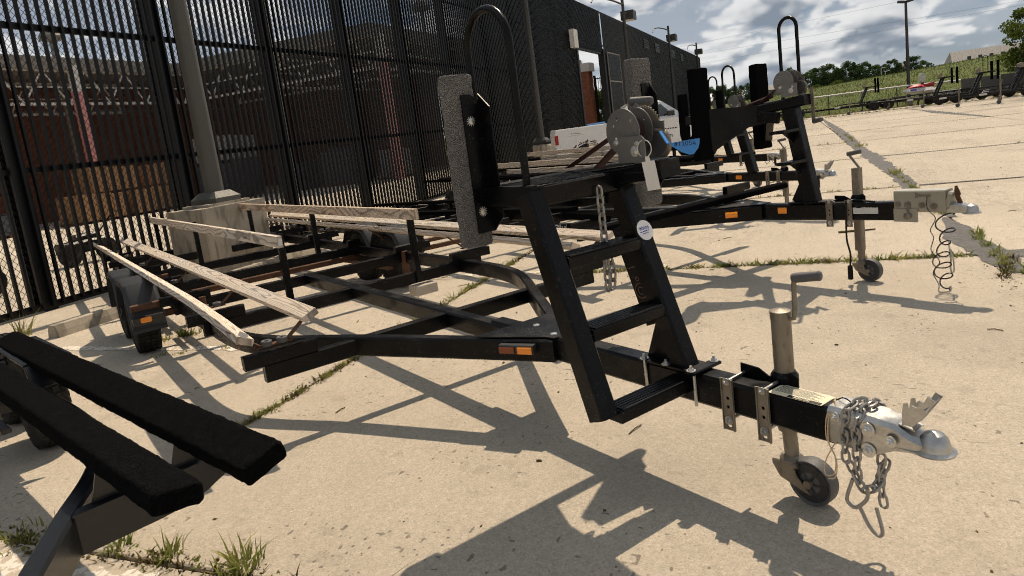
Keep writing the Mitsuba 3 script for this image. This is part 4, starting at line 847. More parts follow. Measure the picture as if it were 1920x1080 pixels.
# ---- the near middle trailer
T1 = pontoon("boat_trailer", (-.021, 2.497, 0), -32.55, "large black trailer with bare weathered bunk boards and ladder stand, nearest in the middle")
t = T1; z0 = .455
for s in (-1, 1):
    bunk_v(t, -2.26, -10.45, s * 1.123, .70, [-2.42, -3.93, -5.6, -7.6, -9.0, -10.0], split=[-4.9, -5.2] if s < 0 else [-5.3, -4.6], m="old_wood", seeds=(1, 2) if s < 0 else (5, 7))
guides(t, -.53, -4.0, -10.6, .955, (-4.15, -7.4, -10.3), 3, "old_wood", side=-1)
guides(t, .50, -3.68, -9.75, 1.0, (-3.9, -6.3, -8.9), 9, "new_wood", side=-1)
for u in (-5.55, -6.35):
    wheel(t, u, -1.40, .30, .2, side=-1); fender(t, u, -1.40, .30, .27, u > -6)
    wheel(t, u, 1.14, .30, .2, side=1); fender(t, u, 1.14, .30, .27, False)
    t.add("axle", [beam((u, -1.3, .30), (u, 1.05, .30), .06, .06), beam((u - .3, -1.0, .25), (u + .3, -1.0, .27), .05, .03), beam((u - .3, .92, .25), (u + .3, .92, .27), .05, .03)], "rusty_steel")
t.add("fender_bar", [beam((-5.1, -1.52, .47), (-5.1, -.95, .47), .06, .05), beam((-6.8, -1.5, .47), (-6.8, -.95, .47), .06, .05), beam((-5.1, 1.0, .47), (-5.1, 1.2, .47), .06, .05)], "rusty_steel")
t.add("spring_hanger", [beam((-5.02, s * .98, .46), (-5.02, s * .98, .22), .05, .09) for s in (-1, 1)], "rusty_steel")
# tongue end, jack, coupler
jack(t, -.112, .082, .735, beam_z=(z0 + .008, z0 - .12, .05), wu=.09, wr=.088)
coupler_flat(t, .135, z0 + .012)
t.add("chain_link", (chain([(.20, -.075, z0 - .15), (.195, -.07, z0 - .05), (.20, -.058, z0 + .022), (.215, 0, z0 + .032), (.225, .06, z0 + .02), (.225, .07, z0 - .1)]) + chain([(.235, -.072, z0 - .20), (.235, -.07, z0 - .02), (.245, -.05, z0 + .026), (.25, .03, z0 + .034), (.255, .066, z0 + .01), (.25, .07, z0 - .12)]) +
      chain([(.205, -.06, z0 + .028), (.22, -.02, z0 + .045), (.25, .02, z0 + .045)]) + chain([(.21, -.075, z0 - .15), (.25, -.07, z0 - .24), (.29, -.05, z0 - .22), (.29, .03, z0 - .13)]) + chain([(.29, -.02, z0 - .12), (.285, -.03, z0 - .2), (.30, -.04, z0 - .29)])), "chain_steel", 40)
t.add("chain_hook", [tube(spl([(.225, -.085, z0 - .20), (.205, -.09, z0 - .27), (.215, -.09, z0 - .292), (.235, -.088, z0 - .295), (.265, -.08, z0 - .26), (.27, -.08, z0 - .22)]), .0062, 8), tube(spl([(.235, -.07, z0 - .30), (.262, -.07, z0 - .355), (.285, -.068, z0 - .38), (.30, -.066, z0 - .378), (.303, -.065, z0 - .355), (.285, -.06, z0 - .29)]), .0062, 8)], "chain_steel", 40)
t.add("wiring_loop", [tube(spl([(.12, .01, z0 + .008), (.135, -.01, z0 + .03), (.155, -.045, z0 + .018), (.135, -.062, z0 - .01), (.13, -.066, z0 - .09), (.16, -.07, z0 - .15), (.155, -.072, z0 - .21), (.125, -.072, z0 - .225), (.12, -.07, z0 - .19), (.15, -.066, z0 - .12), (.165, -.064, z0 - .10)]), .0022, 5),
      tube(spl([(.12, .0, z0 + .008), (.14, -.02, z0 + .026), (.16, -.05, z0 + .012), (.142, -.064, z0 - .015), (.138, -.068, z0 - .10), (.165, -.072, z0 - .16), (.16, -.074, z0 - .22), (.135, -.074, z0 - .235)]), .0022, 5)], "light_wire", 40)
t.add("wiring", tube(spl([(.12, .015, z0 + .008), (.16, .0, z0 + .035), (.20, -.02, z0 + .03), (.21, -.05, z0 + .01)]), .0024, 5), "black_plain", 40)
nl = t.add("notice_label", plate([(0, -.048), (.205, -.048), (.205, .044), (0, .044)], (-.098, 0, z0 + .0085), (1, 0, 0), (0, 1, 0), .0012), "cream_label")
t.add("notice_bar", plate([(.075, -.047), (.2, -.047), (.2, -.030), (.075, -.030)], (-.098, 0, z0 + .0100), (1, 0, 0), (0, 1, 0), .0008), "ink", parent=nl)
t.add("notice_word", text("NOTICE", .011, (.06, -.0345, z0 + .0112), (-1, 0, 0), (0, -1, 0), .0006, True), "cream_label", parent=nl)
t.add("notice_print", [plate([(0, 0), (.17 - .02 * (k % 3), 0), (.17 - .02 * (k % 3), .0022), (0, .0022)], (-.088, -.02 + .0068 * k, z0 + .0098), (1, 0, 0), (0, 1, 0), .0005) for k in range(9)], "grey_post", parent=nl)
# side marker
ang = math.atan2(.25 - .045, -.38); n_ = A(math.cos(-2.65 + math.pi / 2 * 0), 0, 0)
e = unit(A(.38, .2, 0)); nn = A(e[1], -e[0], 0); c = A(-1.47, -.167, 0)
ml = t.add("side_marker", beam(c - e * .098 + nn * .022 + A(0, 0, .415), c + e * .098 + nn * .022 + A(0, 0, .415), .04, .048, c=.004), "black_plastic")
t.add("lens", beam(c - e * .093 + nn * .047 + A(0, 0, .413), c - e * .008 + nn * .047 + A(0, 0, .413), .008, .034, c=.003), "dark_amber_lens", parent=ml); t.add("lens", beam(c + e * .012 + nn * .047 + A(0, 0, .413), c + e * .09 + nn * .047 + A(0, 0, .413), .010, .036, c=.004), "amber_lens", parent=ml)
# ladder stand
LEG = lambda v: ((-.515, v, z0 - (.0 if v > -.2 else .055)), (-.805, v, 1.255))
for v in (0, -.475): t.add("ladder_leg", beam(*LEG(v), .085, .095, up=(1, 0, .35), c=.010), "black_paint")
lu = lambda z: -.515 - .29 * (z - z0) / .80
for z in (.425, .725, 1.0):
    u = lu(z); k = t.add("ladder_step", beam((u, -.435, z - .022), (u, -.04 if z > .5 else -.05, z - .022), .10, .05, c=.006), "black_paint")
    t.add("step_tread", [beam((u - .042 + .017 * i, -.425, z + .0055), (u - .042 + .017 * i, -.05, z + .0055), .009, .007, c=.0015) for i in range(6)] + [beam((u - .046, -.42 + .0125 * j, z + .0052), (u + .046, -.42 + .0125 * j, z + .0052), .004, .005, c=.0008) for j in range(30)], "black_plain", parent=k)
t.add("stand_base", [plate([(-.235, -.062), (.075, -.062), (.075, .062), (-.235, .062)], (-.49, 0, z0 + .0085), (1, 0, 0), (0, 1, 0), .009), beam((-.425, -.085, z0 + .0195), (-.425, .085, z0 + .0195), .05, .014, c=.004), plate([(0, 0), (.15, 0), (.07, .17)], (-.72, .0, z0 + .0175), (1, 0, 0), (0, 0, 1), .006)], "black_paint")
t.add("stand_bolt", [hexbolt((u, v, z0 + (.019 if u < -.45 else .027)), (0, 0, 1), .012, .011) for u, v in ((-.70, -.05), (-.575, -.052), (-.425, -.072), (-.425, .07))], "bright_zinc", 30)
t.add("stand_ubolt", [tube([(u, -.058, z0 + .02), (u, -.058, z0 - .125)], .007, 8) for u in (-.69, -.425)], "bright_zinc", 40)
t.add("platform", [beam((-1.14, -.215, 1.262), (-.775, -.215, 1.262), .53, .045, c=.004), beam((-1.10, -.475, 1.247), (-.77, -.475, 1.247), .03, .085, c=.004), beam((-.795, -.49, 1.243), (-.775, .06, 1.243), .04, .08, c=.006), beam((-1.16, -.48, 1.25), (-1.16, .45, 1.25), .05, .08, c=.006), beam((-1.0, .0, 1.245), (-.50, 0, 1.287), .115, .07, c=.008), beam((-1.16, .1, 1.2455), (-.9, .0, 1.2445), .09, .06)], "black_paint")
t.add("platform_tread", [beam((-1.12, -.45 + .035 * j, 1.2862), (-.80, -.45 + .035 * j, 1.2862), .012, .004, c=.001) for j in range(14)], "black_paint")
t.add("winch_arm", [loft([[(u, -.055, zt), (u, .055, zt), (u, .055, zb), (u, -.055, zb)] for u, zt, zb in ((-.95, 1.290, 1.185), (-.80, 1.300, 1.205), (-.52, 1.322, 1.275), (-.50, 1.318, 1.29))])], "black_paint")
wk = winch(t, -.645, .0, 1.322, 1.0)
t.add("winch_strap", [beam((-.73, .0, 1.46), (-1.16, .04, 1.305), .05, .003), beam((-.76, .0, 1.40), (-1.0, .08, 1.295), .05, .003)], "strap_web")
hoop(t, -.85, -1.15, -.45, -.45, 1.27, 2.0)
bow_guide(t, -1.13, -.545, 1.045, 1.765, .145, .055, "grey_carpet", (1.10, 1.68), 3, 1)
bow_guide(t, -1.13, .53, 1.045, 1.785, .15, .055, "grey_carpet", (1.12, 1.66), 5, -1)
t.add("hang_plate", beam((-.872, .05, 1.03), (-.715, .05, .60), .012, .10, up=(1, 0, .35), c=.004), "black_paint")
hp = lambda q, r: A(-.872 + .157 * q + r, .041, 1.03 - .43 * q + .3 * r)
t.add("plate_print", [tube([hp(.42, -.03), hp(.42, .03), hp(.46, .034)], .0014, 4), tube([hp(.9, -.03), hp(.9, .03), hp(.86, .034)], .0014, 4), tube([hp(.66, 0) + A(.034 * math.cos(q), 0, .034 * math.sin(q)) for q in np.linspace(0, 6.28, 20)], .0013, 4), tube([hp(.66, 0) + A(.016 * math.cos(q), 0, .016 * math.sin(q)) for q in np.linspace(.9, 5.4, 14)], .0013, 4), tube([hp(.54, 0) + A(.009 * math.cos(q), 0, .009 * math.sin(q)) for q in np.linspace(0, 6.28, 10)], .0012, 4)], "pale_red_print")
for v_ in ((-.155,)):
    t.add("chain_link", (chain([(-.75, -.16, 1.235), (-.75, -.16, .94)], .05, .0055, .0145) + chain([(-.75, -.16, .95), (-.745, -.172, .86), (-.75, -.165, .78)], .05, .0055, .0145) + chain([(-.748, -.15, .95), (-.742, -.135, .87), (-.748, -.155, .79)], .05, .0055, .0145)), "chain_steel", 40)
    t.add("chain_snap", [tube([(-.75, -.163, .97), (-.75, -.163, .895)], .012, 10)], "chain_steel", 40)
sk = t.add("round_sticker", lathe([(.044, 0), (.044, .0008), (0, .0010)], (lu(1.02) + .049, .0, 1.03), (1, 0, .35), 28), "white_paint")
sx, sz = A(0, 1, 0), unit(A(-.35, 0, 1)); so = A(lu(1.02) + .0505, .0, 1.03)
t.add("sticker_print", [text("BOATS", .012, so - sx * .03 + sz * .004, sx, sz, .0006, True), beam(so - sx * .03 - sz * .006, so + sx * .022 - sz * .002, .004, .001, up=(1, 0, .35), c=.0002), beam(so - sx * .018 - sz * .014, so + sx * .016 - sz * .012, .003, .001, up=(1, 0, .35), c=.0002)], "blue_ink", parent=sk)
# outlined rail lettering near the front of the left rail
P0, P1 = A(-3.31, -1.098, 0), A(-2.95, -.992, 0); e = unit(P1 - P0)
def outline_text(s, h, o, ex, ey, w):
    from shapely.ops import unary_union
    m = meshkit.text_mesh(s, h, .001, True); g = unary_union([Polygon(np.array(m.vertices)[f][:, :2]) for f in m.faces if abs(m.face_normals[list(map(tuple, m.faces)).index(tuple(f))][2]) > .9 and np.array(m.vertices)[f][:, 2].max() < 1e-6]).buffer(.0004)
    g = g.difference(g.buffer(-w)); return cat([plate(q, o, ex, ey, .0015) for q in getattr(g, "geoms", [g])])
t.add("rail_lettering", outline_text("DDEN", .052, P0 + A(e[1], -e[0], 0) * .043 + A(0, 0, z0 - .07), e, (0, 0, 1), .006), "pale_red_print")
t.add("rail_mark", [beam(P0 + e * (.02 + .075 * k) + A(e[1], -e[0], 0) * .0375 + A(0, 0, z0 - .1), P0 + e * (.075 + .075 * k) + A(e[1], -e[0], 0) * .0375 + A(0, 0, z0 - .1), .003, .012, c=.0005) for k in range(4)], "pale_red_print")
for b_, z_ in (((-2.26 + .0005, -1.123 - .182, .668), 0), ):
    t.add("board_tag", plate([(-.025, -.012), (.025, -.012), (.025, .012), (-.025, .012)], b_, (0, .8, -.6), (0, .6, .8), .001), "paper")
t.add("board_tag", plate([(-.015, -.028), (.015, -.028), (.015, .028), (-.015, .028)], (-3.999, -.53, .905), (0, 1, 0), (0, 0, 1), .001), "paper")
add(None, "wood_block", t.mesh(beam((-3.90, .47, .285), (-3.90, .68, .285), .13, .085, c=.006)), "old_wood", label="loose timber block hanging under the middle trailer crossmember", cat="wood block")
# paper tag and tape on the winch
pt = thing("paper_tag", "blank white paper tag hanging by a loop from the winch", "tag")
add(pt, "tag", t.mesh(plate(Polygon([(-.026, 0), (.026, 0), (.026, -.115), (-.026, -.115)]).union(Polygon([(-.01, 0), (-.008, .02), (.008, .02), (.01, 0)])), (-.535, -.085, 1.325), (.9, .42, .08), (-.16, 0, 1), .0012)), "paper"); add(pt, "tie", t.mesh(tube(arc((-.553, -.08, 1.374), (.8, .3, 0), (0, 0, 1), .034, -60, 240, 14), .002, 5)), "offwhite", 40)
bt = thing("tape_flag", "blue tape flag with handwritten number hanging from the winch", "tape")
ex_, ey_ = unit(A(.93, .36, -.02)), unit(A(.0, .0, 1)); o_ = A(-.515, .02, 1.382)
add(bt, "flag", t.mesh(plate(Polygon([(0, 0), (.125, .010), (.122, -.012), (.116, -.028), (.096, -.050), (.08, -.051), (.048, -.038), (.016, -.016), (-.016, .016)]), o_, ex_, ey_, .0015)), "blue_tape"); add(bt, "wrap", t.mesh(beam(o_ + A(-.03, -.01, .05), o_ + A(-.005, .0, .0), .03, .004)), "blue_tape")
add(bt, "writing", t.mesh(text("#T1054", .0165, o_ + ex_ * .022 - ey_ * .014 + np.cross(ex_, ey_) * .0018, ex_, ey_, .0008)), "ink")
# ---- the second trailer from the front, with the brake actuator and the coiled cables
T2 = pontoon("boat_trailer", (.457, 5.854, 0), -32.5, "black trailer with silver brake actuator box and coiled cable, second from front", z0=.645, du=.5, h=.128, tongue=.34, tyre_u=(), rs=(1.12, 1.05), pitch=.030)
t = T2; z0 = .645
coupler_box(t, .29, z0 + .012); jack(t, -.05, .085, .90, crank=2, round_=False, beam_z=(z0 + .006, z0 - .13, .05), wu=.07, wr=.09)
sg = unit(A(.38, .2, 0)); sn = A(sg[1], -sg[0], 0)
t.add("marker_light", [beam(A(-1.02, -.195, z0 - .055) + sn * .03 - sg * .05, A(-1.02, -.195, z0 - .055) + sn * .03 + sg * .05, .03, .05, c=.02)], "amber_lens"); t.add("reflector", beam((-.66, -.056, z0 - .05), (-.58, -.056, z0 - .05), .006, .05, c=.002), "amber_lens")
t.add("serial_label", plate([(0, 0), (.19, .004), (.19, .055), (.17, .05), (.08, .052), (.05, .045), (0, .05)], (-.02, -.0525, z0 - .085), (1, 0, 0), (0, 0, 1), .0012), "silver_print")
t.add("rail_lettering", text("Club", .062, A(-2.47, -1.005, z0 - .062) + A(.375, -.927, 0) * .042, unit(A(.22, .089, 0)), (0, 0, 1), .0015, True), "silver_print")
t.add("stand_post", beam((-.375, 0, z0), (-.52, 0, 1.43), .10, .12, up=(1, 0, .2), c=.01), t.m)
t.add("stand_base", [beam((-.56, 0, z0 + .012), (-.22, 0, z0 + .012), .13, .012), beam((-.50, -.02, z0 + .01), (-.42, -.02, z0 + .16), .02, .1, up=(1, 0, 0))], t.m)
for z in (1.0, 1.25):
    u = -.375 - .145 * (z - z0) / .785; t.add("stand_step", [beam((u, -.27, z), (u, -.05, z), .13, .025, c=.004), plate([(0, 0), (.15, 0), (.15, -.09)], (u, -.2, z - .012), (0, 1, 0), (0, 0, 1), .006)], t.m)
t.add("winch_shelf", [beam((-.86, 0, 1.445), (-.36, 0, 1.475), .13, .085, c=.012), beam((-.80, -.05, 1.40), (-.60, -.05, 1.36), .04, .09)], t.m)
for s in (-1, 1):
    t.add("bow_arm", [plate([(-.06, -.10), (-.06, .06), (.06, .06), (.42, .085), (.50, .085), (.50, -.26), (.40, -.26), (.12, -.11)], (-.76, s * .03, 1.43), (-.62, s * .78, 0), (0, 0, 1), .06)], t.m)
    bow_guide(t, -1.10 + (.03 if s < 0 else 0), s * .44, 1.10, 1.86, .19, .075, "black_carpet", None, 7 + s, 1)
winch(t, -.50, .0, 1.520, .95, handle="down")
t.add("bow_strap", [beam((-.60, 0, 1.62), (-.80, 0, 1.50), .05, .004), beam((-.95, .04, 1.50), (-.70, .02, 1.545), .05, .03, c=.012)], "strap_web")
hoop(t, -.66, -.49, .12, .10, 1.47, 2.15, .014)
for v in (-.62, .60):
    t.add("long_bunk", carpet_bar((-10.2, v, .735), (-2.62, v, .735), .14, .05, (0, 0, 1), 21, .003, .06), "black_carpet", 45)
    for u in (-3.4, -5.2, -7.2, -9.2): t.add("bunk_leg", beam((u, v, z0 - .02), (u, v, .715), .06, .06, up=(1, 0, 0)), t.m)
t.add("cross_bunk", carpet_bar((-1.36, -1.62, .685), (-1.20, .86, .70), .13, .055, (0, 0, 1), 23, .003, .04), "black_carpet", 45)
t.add("hull_pad", carpet_bar((-2.3, -.95, .72), (-1.75, -1.0, .705), .13, .06, (0, .3, 1), 25, .004, .03), "black_carpet", 45)
for s in (-1, 1):
    for u in (-5.4, -6.2): wheel(t, u, s * 1.16, .30, .2, side=s)
for u in (-5.4, -6.2): t.add("axle", beam((u, -1.1, .3), (u, 1.1, .3), .06, .06), "rusty_steel")
t.add("plug_cable", tube(spl([(.15, -.06, z0 + .012), (-.02, -.03, z0 + .018), (-.06, -.068, z0 + .012), (-.068, -.07, z0 - .1), (-.072, -.068, z0 - .28), (-.05, -.066, z0 - .40), (-.058, -.066, z0 - .50)]), .007, 7), "black_plain", 40); t.add("plug", [beam((-.058, -.066, z0 - .49), (-.058, -.066, z0 - .60), .03, .03, up=(1, 0, 0), c=.004)], "black_plain")
H = []
for q in np.linspace(0, 1, 260):
    z = .565 - .50 * q; a = 2 * np.pi * (2.2 * q + 3.6 * q ** 1.3); r = .058 * (1 - .2 * q) * (.9 + .25 * math.sin(9 * q + 1)); H.append((.60 + .02 * math.sin(7 * q) + r * math.cos(a), -.02 + r * math.sin(a), z + .026 * math.sin(a)))
t.add("coiled_cable", tube(H + [(.625, -.02, .035), (.63, -.02, .02)], .0048, 6), "black_plain", 40)
t.add("thin_cable", tube(spl([(.52, -.07, z0 + .05), (.53, -.09, z0 - .03), (.575, -.08, z0 - .10), (.545, -.09, z0 - .18), (.56, -.08, z0 - .24), (.54, -.08, z0 - .33), (.59, -.07, z0 - .41), (.545, -.07, z0 - .49), (.565, -.06, .09), (.575, -.06, .07)]), .0032, 6), "black_plain", 40)
t.add("cable_hook", tube(spl([(.575, -.06, .075), (.58, -.065, .05), (.572, -.06, .03), (.578, -.06, .012), (.60, -.05, .010), (.63, -.03, .014), (.64, -.02, .03), (.633, -.02, .05), (.624, -.02, .03)]), .005, 6), "galvanized", 40)
t.add("snap_hook", tube(spl([(.61, .03, .37), (.615, .03, .30), (.635, .03, .25), (.64, .03, .16), (.628, .03, .14), (.618, .03, .16), (.62, .03, .24), (.612, .03, .28)]), .006, 6), "galvanized", 40)

# ---- trailers standing behind it in the same row
def back_trailer(J, label, hoopz, gd, seeds, mt="black_plain", wood="grey_plank", ang=-32.5, z0=.58, stand=True, rear=-7.6, cut=(-2.42, -3.93, -5.06, -6.3)):
    t = pontoon("boat_trailer", J, ang, label, z0=z0, du=.5, h=.115, tongue=.38, far=True, cms=cut, rear=rear); 
    jack(t, -.02, .085, .86, crank=2, round_=False, beam_z=(z0 + .006, z0 - .12, .05), wu=.06)
    coupler_flat(t, .36, z0 + .01)
    t.add("reflector", beam((-.66, -.056, z0 - .05), (-.57, -.056, z0 - .05), .006, .05, c=.002), "amber_lens")
    t.add("wiring", [tube([(.35, -.06, z0 + .01), (.33, -.09, z0 - .1), (.37, -.09, z0 - .17), (.42, -.08, z0 - .12), (.40, -.07, z0 - .04), (.46, -.08, z0 - .1), (.5, -.08, z0 - .16), (.53, -.08, z0 - .05)], .006, 6), beam((.53, -.08, z0 - .06), (.53, -.08, z0 - .2), .03, .03)], "black_plain", 40)
    if stand:
        t.add("stand_post", beam((-.42, 0, z0), (-.62, 0, 1.34), .10, .12, up=(1, 0, .2), c=.01), t.m); t.add("winch_shelf", beam((-.95, 0, 1.36), (-.45, 0, 1.38), .13, .08, c=.01), t.m)
        for z in (.85, 1.1): t.add("stand_step", beam((-.5, -.26, z), (-.5, -.04, z), .13, .03, c=.004), t.m)
        winch(t, -.58, 0, 1.42, .9, handle="down")
        for s in (-1, 1): t.add("bow_arm", beam((-.85, s * .05, 1.36), (-1.15, s * gd, 1.36), .06, .12), t.m); bow_guide(t, -1.16, s * gd, 1.02, 1.72, .15, .06, "black_carpet", None, seeds + s, 1)
        if hoopz: hoop(t, -.95, -.72, .2, .15, 1.38, hoopz, .014)
    for s in (-1, 1):
        for v in (.62, .98): t.add("bunk", carpet_bar((rear, s * v, z0 + .16), (-2.0, s * v, z0 + .16), .13, .05, (0, s * (.8 - v) * .8, 1), seeds + 5, .003, .08), "black_carpet", 45)
        for u in (-2.6, -4.5, -6.5):
            if u > rear: t.add("bunk_leg", [beam((u, s * v, z0 - .02), (u, s * v, z0 + .14), .06, .06, up=(1, 0, 0)) for v in (.62, .98)], t.m)
        for u in (-5.4, -6.2): wheel(t, u, s * 1.16, .29, .2, side=s)
    return t
T3 = back_trailer((-.12, 9.45, 0), "black trailer with winch and hoop, third from front in the middle row", 2.02, .40, 31)
T4 = back_trailer((-.66, 13.0, 0), "black trailer fourth from front, in front of the white pickup", 2.05, .36, 41)
for tr, zz in ((T3, .78), (T4, .82)):
    g, uv = plank((-5.6, -.30, zz), (-2.4, -.30, zz), .04, .10, (0, 0, 1), 13); tr.add("guide_board", g, "old_wood", uv=uv); g, uv = plank((-7.2, .34, zz + .08), (-2.9, .34, zz + .08), .04, .10, (0, 0, 1), 17); tr.add("guide_board", g, "old_wood", uv=uv)
    for u, v in ((-2.8, -.3), (-5.2, -.3), (-3.3, .34), (-6.4, .34)): tr.add("guide_post", beam((u, v, .5), (u, v, zz - .04), .05, .05, up=(1, 0, 0)), tr.m)

# ---- the foreground trailer at lower left, black carpet on its bunks
T0 = Tr("boat_trailer", (-.243, -.09, 0), -21, "black trailer with two black carpeted bunks, cut off at the lower left corner"); t = T0; t.m = "black_smooth"; t.z0 = .47; zc = .40
P = [(-1.32, .05), (-1.7, .25), (-2.43, .64), (-2.60, .745), (-2.78, .835), (-2.98, .90), (-3.25, .945), (-3.6, .96), (-6.2, .965)]
Pn = np.array([(u, v, zc) for u, v in P]); q = np.r_[0, np.cumsum(np.linalg.norm(np.diff(Pn, axis=0), axis=1))]; x = np.unique(np.r_[np.linspace(0, 2.6, 36), np.linspace(2.6, q[-1], 6)]); S = np.stack([np.interp(x, q, Pn[:, k]) for k in range(3)], 1); S[1:-1, :2] = (S[:-2, :2] + 2 * S[1:-1, :2] + S[2:, :2]) / 4
t.add("side_rail", sweep_bar(S, .075, .14, c=.010), t.m)
S2 = S * A(1, -1, 1); t.add("side_rail", sweep_bar(S2, .075, .14, c=.010), t.m)
t.add("tongue", beam((-1.8, 0, zc + .003), (.4, 0, zc + .003), .1, .145, c=.012), t.m)
t.add("crossmember", plate([(.60, -.07), (.60, .068), (1.16, .068), (1.16, .02), (1.12, -.015), (1.05, -.045), (.96, -.064), (.88, -.07)], (-2.40, 0, zc), (0, 1, 0), (0, 0, 1), .055), t.m)
for u in (-6.0,): t.add("crossmember", beam((u, -1.1, zc - .004), (u, 1.1, zc - .004), .055, .12, c=.006), t.m)
for u in (-2.36,):
    t.add("bunk_riser", [plate([(-.10, 0), (.10, 0), (.07, .10), (-.07, .10)], (u - .03, .90 + dv, zc + .07), (0, 1, 0), (0, 0, 1), .008) for dv in (-.10, .16)] , t.m)
t.add("front_bunk", carpet_bar((-5.25, 1.045, .600), (-1.80, 1.045, .600), .150, .066, (0, -.30, 1), 51, .0042, .014), "black_carpet", 45)
t.add("front_bunk", carpet_bar((-5.6, .795, .595), (-1.84, .795, .595), .150, .066, (0, .18, 1), 53, .0042, .014), "black_carpet", 45)
for u in (-4.74, -5.5):
    wheel(t, u, 1.06, .30, .19, side=1)
t.add("fender", [beam((-5.12, 1.06, .60), (-4.35, 1.06, .585), .24, .012, c=.003), beam((-4.33, 1.06, .58), (-4.26, 1.06, .46), .24, .012, up=(1, 0, 0), c=.003)], "black_smooth"); t.add("marker_light", lathe([(.016, 0), (.015, .01), (.008, .016), (0, .017)], (-4.25, 1.04, .52), (1, 0, 0), 14), "amber_lens")
t.add("axle", beam((-4.74, -1.0, .30), (-4.74, 1.0, .30), .07, .07), t.m)
t.add("spring_clamp", [beam((-4.74, .80, .21), (-4.74, .80, .23), .12, .10, up=(1, 0, 0)), beam((-5.1, .80, .265), (-4.35, .80, .265), .05, .03)], t.m)
t.add("clamp_bolts", [tube([(-4.74 + du, .80 + dv, .17), (-4.74 + du, .80 + dv, .36)], .007, 8) for du in (-.045, .045) for dv in (-.04, .04)] + [hexbolt((-4.74 + du, .80 + dv, .20), (0, 0, -1), .011, .01) for du in (-.045, .045) for dv in (-.04, .04)], "galvanized")

# ---- far trailers at the back edge of the lot
def far_trailer(J, ang, label, guide=True, stand=True, hz=0, sm="black_plain", low=False, box=False):
    t = Tr("boat_trailer", J, ang, label, "trailers parked along the back edge of the lot"); t.m = sm; t.z0 = z0 = .42 if low else .55
    t.add("tongue", beam((-1.5, 0, z0 - .05), (.5, 0, z0 - .05), .09, .10), sm)
    for s in (-1, 1): t.add("side_rail", sweep_bar([(-1.3, s * .05, z0 - .05), (-2.2, s * .6, z0 - .05), (-2.9, s * .95, z0 - .05), (-6.4, s * 1.0, z0 - .05)], .07, .10), sm); t.add("bunk", beam((-6.2, s * .7, z0 + .14), (-2.4, s * .7, z0 + .14), .13, .05), sm)
    for u in (-2.3, -3.9, -5.6): t.add("crossmember", beam((u, -1.05, z0 - .05), (u, 1.05, z0 - .05), .06, .09), sm); t.add("bunk_leg", [beam((u, s * .7, z0 - .02), (u, s * .7, z0 + .12), .05, .05, up=(1, 0, 0)) for s in (-1, 1)], sm)
    k = t.add("coupler", [beam((.48, 0, z0 - .04), (.75, 0, z0 - .05), .08, .08), sphere((.77, 0, z0 - .05), .04, 1)], "galvanized")
    for s in (-1, 1):
        for u in (-4.4, -5.2): t.add("wheel", [lathe([(.18, -.1), (.27, -.1), (.3, -.06), (.3, .06), (.27, .1), (.18, .1)], (u, s * 1.12, .30), (0, s, 0), 18)], "tyre_rubber", 35); t.add("rim", lathe([(.18, .06), (.1, .03), (.05, .07), (0, .07)], (u, s * 1.12, .30), (0, s, 0), 14), "dull_zinc", 35)
    if not low:
        t.add("jack", [tube([(0, .08, .18), (0, .08, .9)], .032, 8), tube([(0, .08, .9), (.0, .15, .98), (.0, .28, 1.0)], .01, 6)], "dull_zinc"); t.add("jack_wheel", lathe([(.02, -.03), (.09, -.03), (.1, 0), (.09, .03), (.02, .03)], (.06, .08, .10), (0, 1, 0), 16), "grey_rubber", 35)
        if stand:
            t.add("stand_post", [beam((-.6, v, z0), (-1.0, v, 1.45), .08, .09, up=(1, 0, .2)) for v in (0, -.4)], sm)
            for z in (.8, 1.05): t.add("stand_step", beam((-.6 - .4 * (z - z0) / .9, -.4, z), (-.6 - .4 * (z - z0) / .9, 0, z), .08, .03), sm)
            t.add("platform", beam((-1.5, -.2, 1.47), (-.85, -.2, 1.47), .5, .07), sm); winch_s = t.add("winch", [lathe([(.09, 0), (.09, .1), (0, .1)], (-.85, -.05, 1.62), (0, 1, 0), 14), beam((-.92, 0, 1.52), (-.75, 0, 1.54), .1, .08)], "dull_zinc")
        if guide:
            for s in (-1, 1): t.add("bow_guide", beam((-1.5, s * .42, 1.1), (-1.5, s * .42, 1.95), .16, .09, up=(1, 0, 0), c=.03), "black_carpet")
        if hz: hoop(t, -1.15, -1.35, -.42, -.42, 1.5, hz, .016)
    return t
far_trailer((7.5, 39.0, 0), 184, "far black trailer with hoop and two round jack wheels, second from right edge", hz=2.25)
far_trailer((8.75, 37.3, 0), 186, "far black trailer with tall stand nearest the right edge", hz=2.4)
far_trailer((6.75, 43.5, 0), 186, "far black trailer with leaning stand and paired black guides right of the lamp post")
far_trailer((3.35, 46.2, 0), 184, "far trailer with single thin stand left of the jet ski")
far_trailer((.6, 50.6, 0), 180, "low black trailer on the back edge, leftmost beside the crank handle", low=True); far_trailer((-4.5, 50.9, 0), 178, "low black trailer on the back edge, mostly behind the tall winch stand", low=True)
far_trailer((6.2, 49.6, 0), 182, "low black trailer on the back edge behind the jet ski", low=True)
far_trailer((5.5, 46.9, 0), 186, "silver galvanized trailer carrying the jet ski", guide=False, stand=False, sm="galvanized")
far_trailer((9.6, 40.8, 0), 187, "far black trailer behind the two round jack wheels at the right edge", hz=2.3)
far_trailer((10.4, 44.2, 0), 185, "farthest black trailer at the right edge before the panel fence", hz=0)
js = thing("jet_ski", "red, white and blue jet ski on a silver trailer by the lamp post", "jet ski"); jx, jy = 7.35, 47.2
def along(x0, x1, sec): return loft([[(jx + (x - jx) * .55, jy + w_ * sx * .8, .75 + (zb - .75) * .8 + h_ * sz * .8) for sx, sz in ((-1, .5), (-.6, 1), (.6, 1), (1, .5), (.5, 0), (-.5, 0))] for x, w_, zb, h_ in sec])
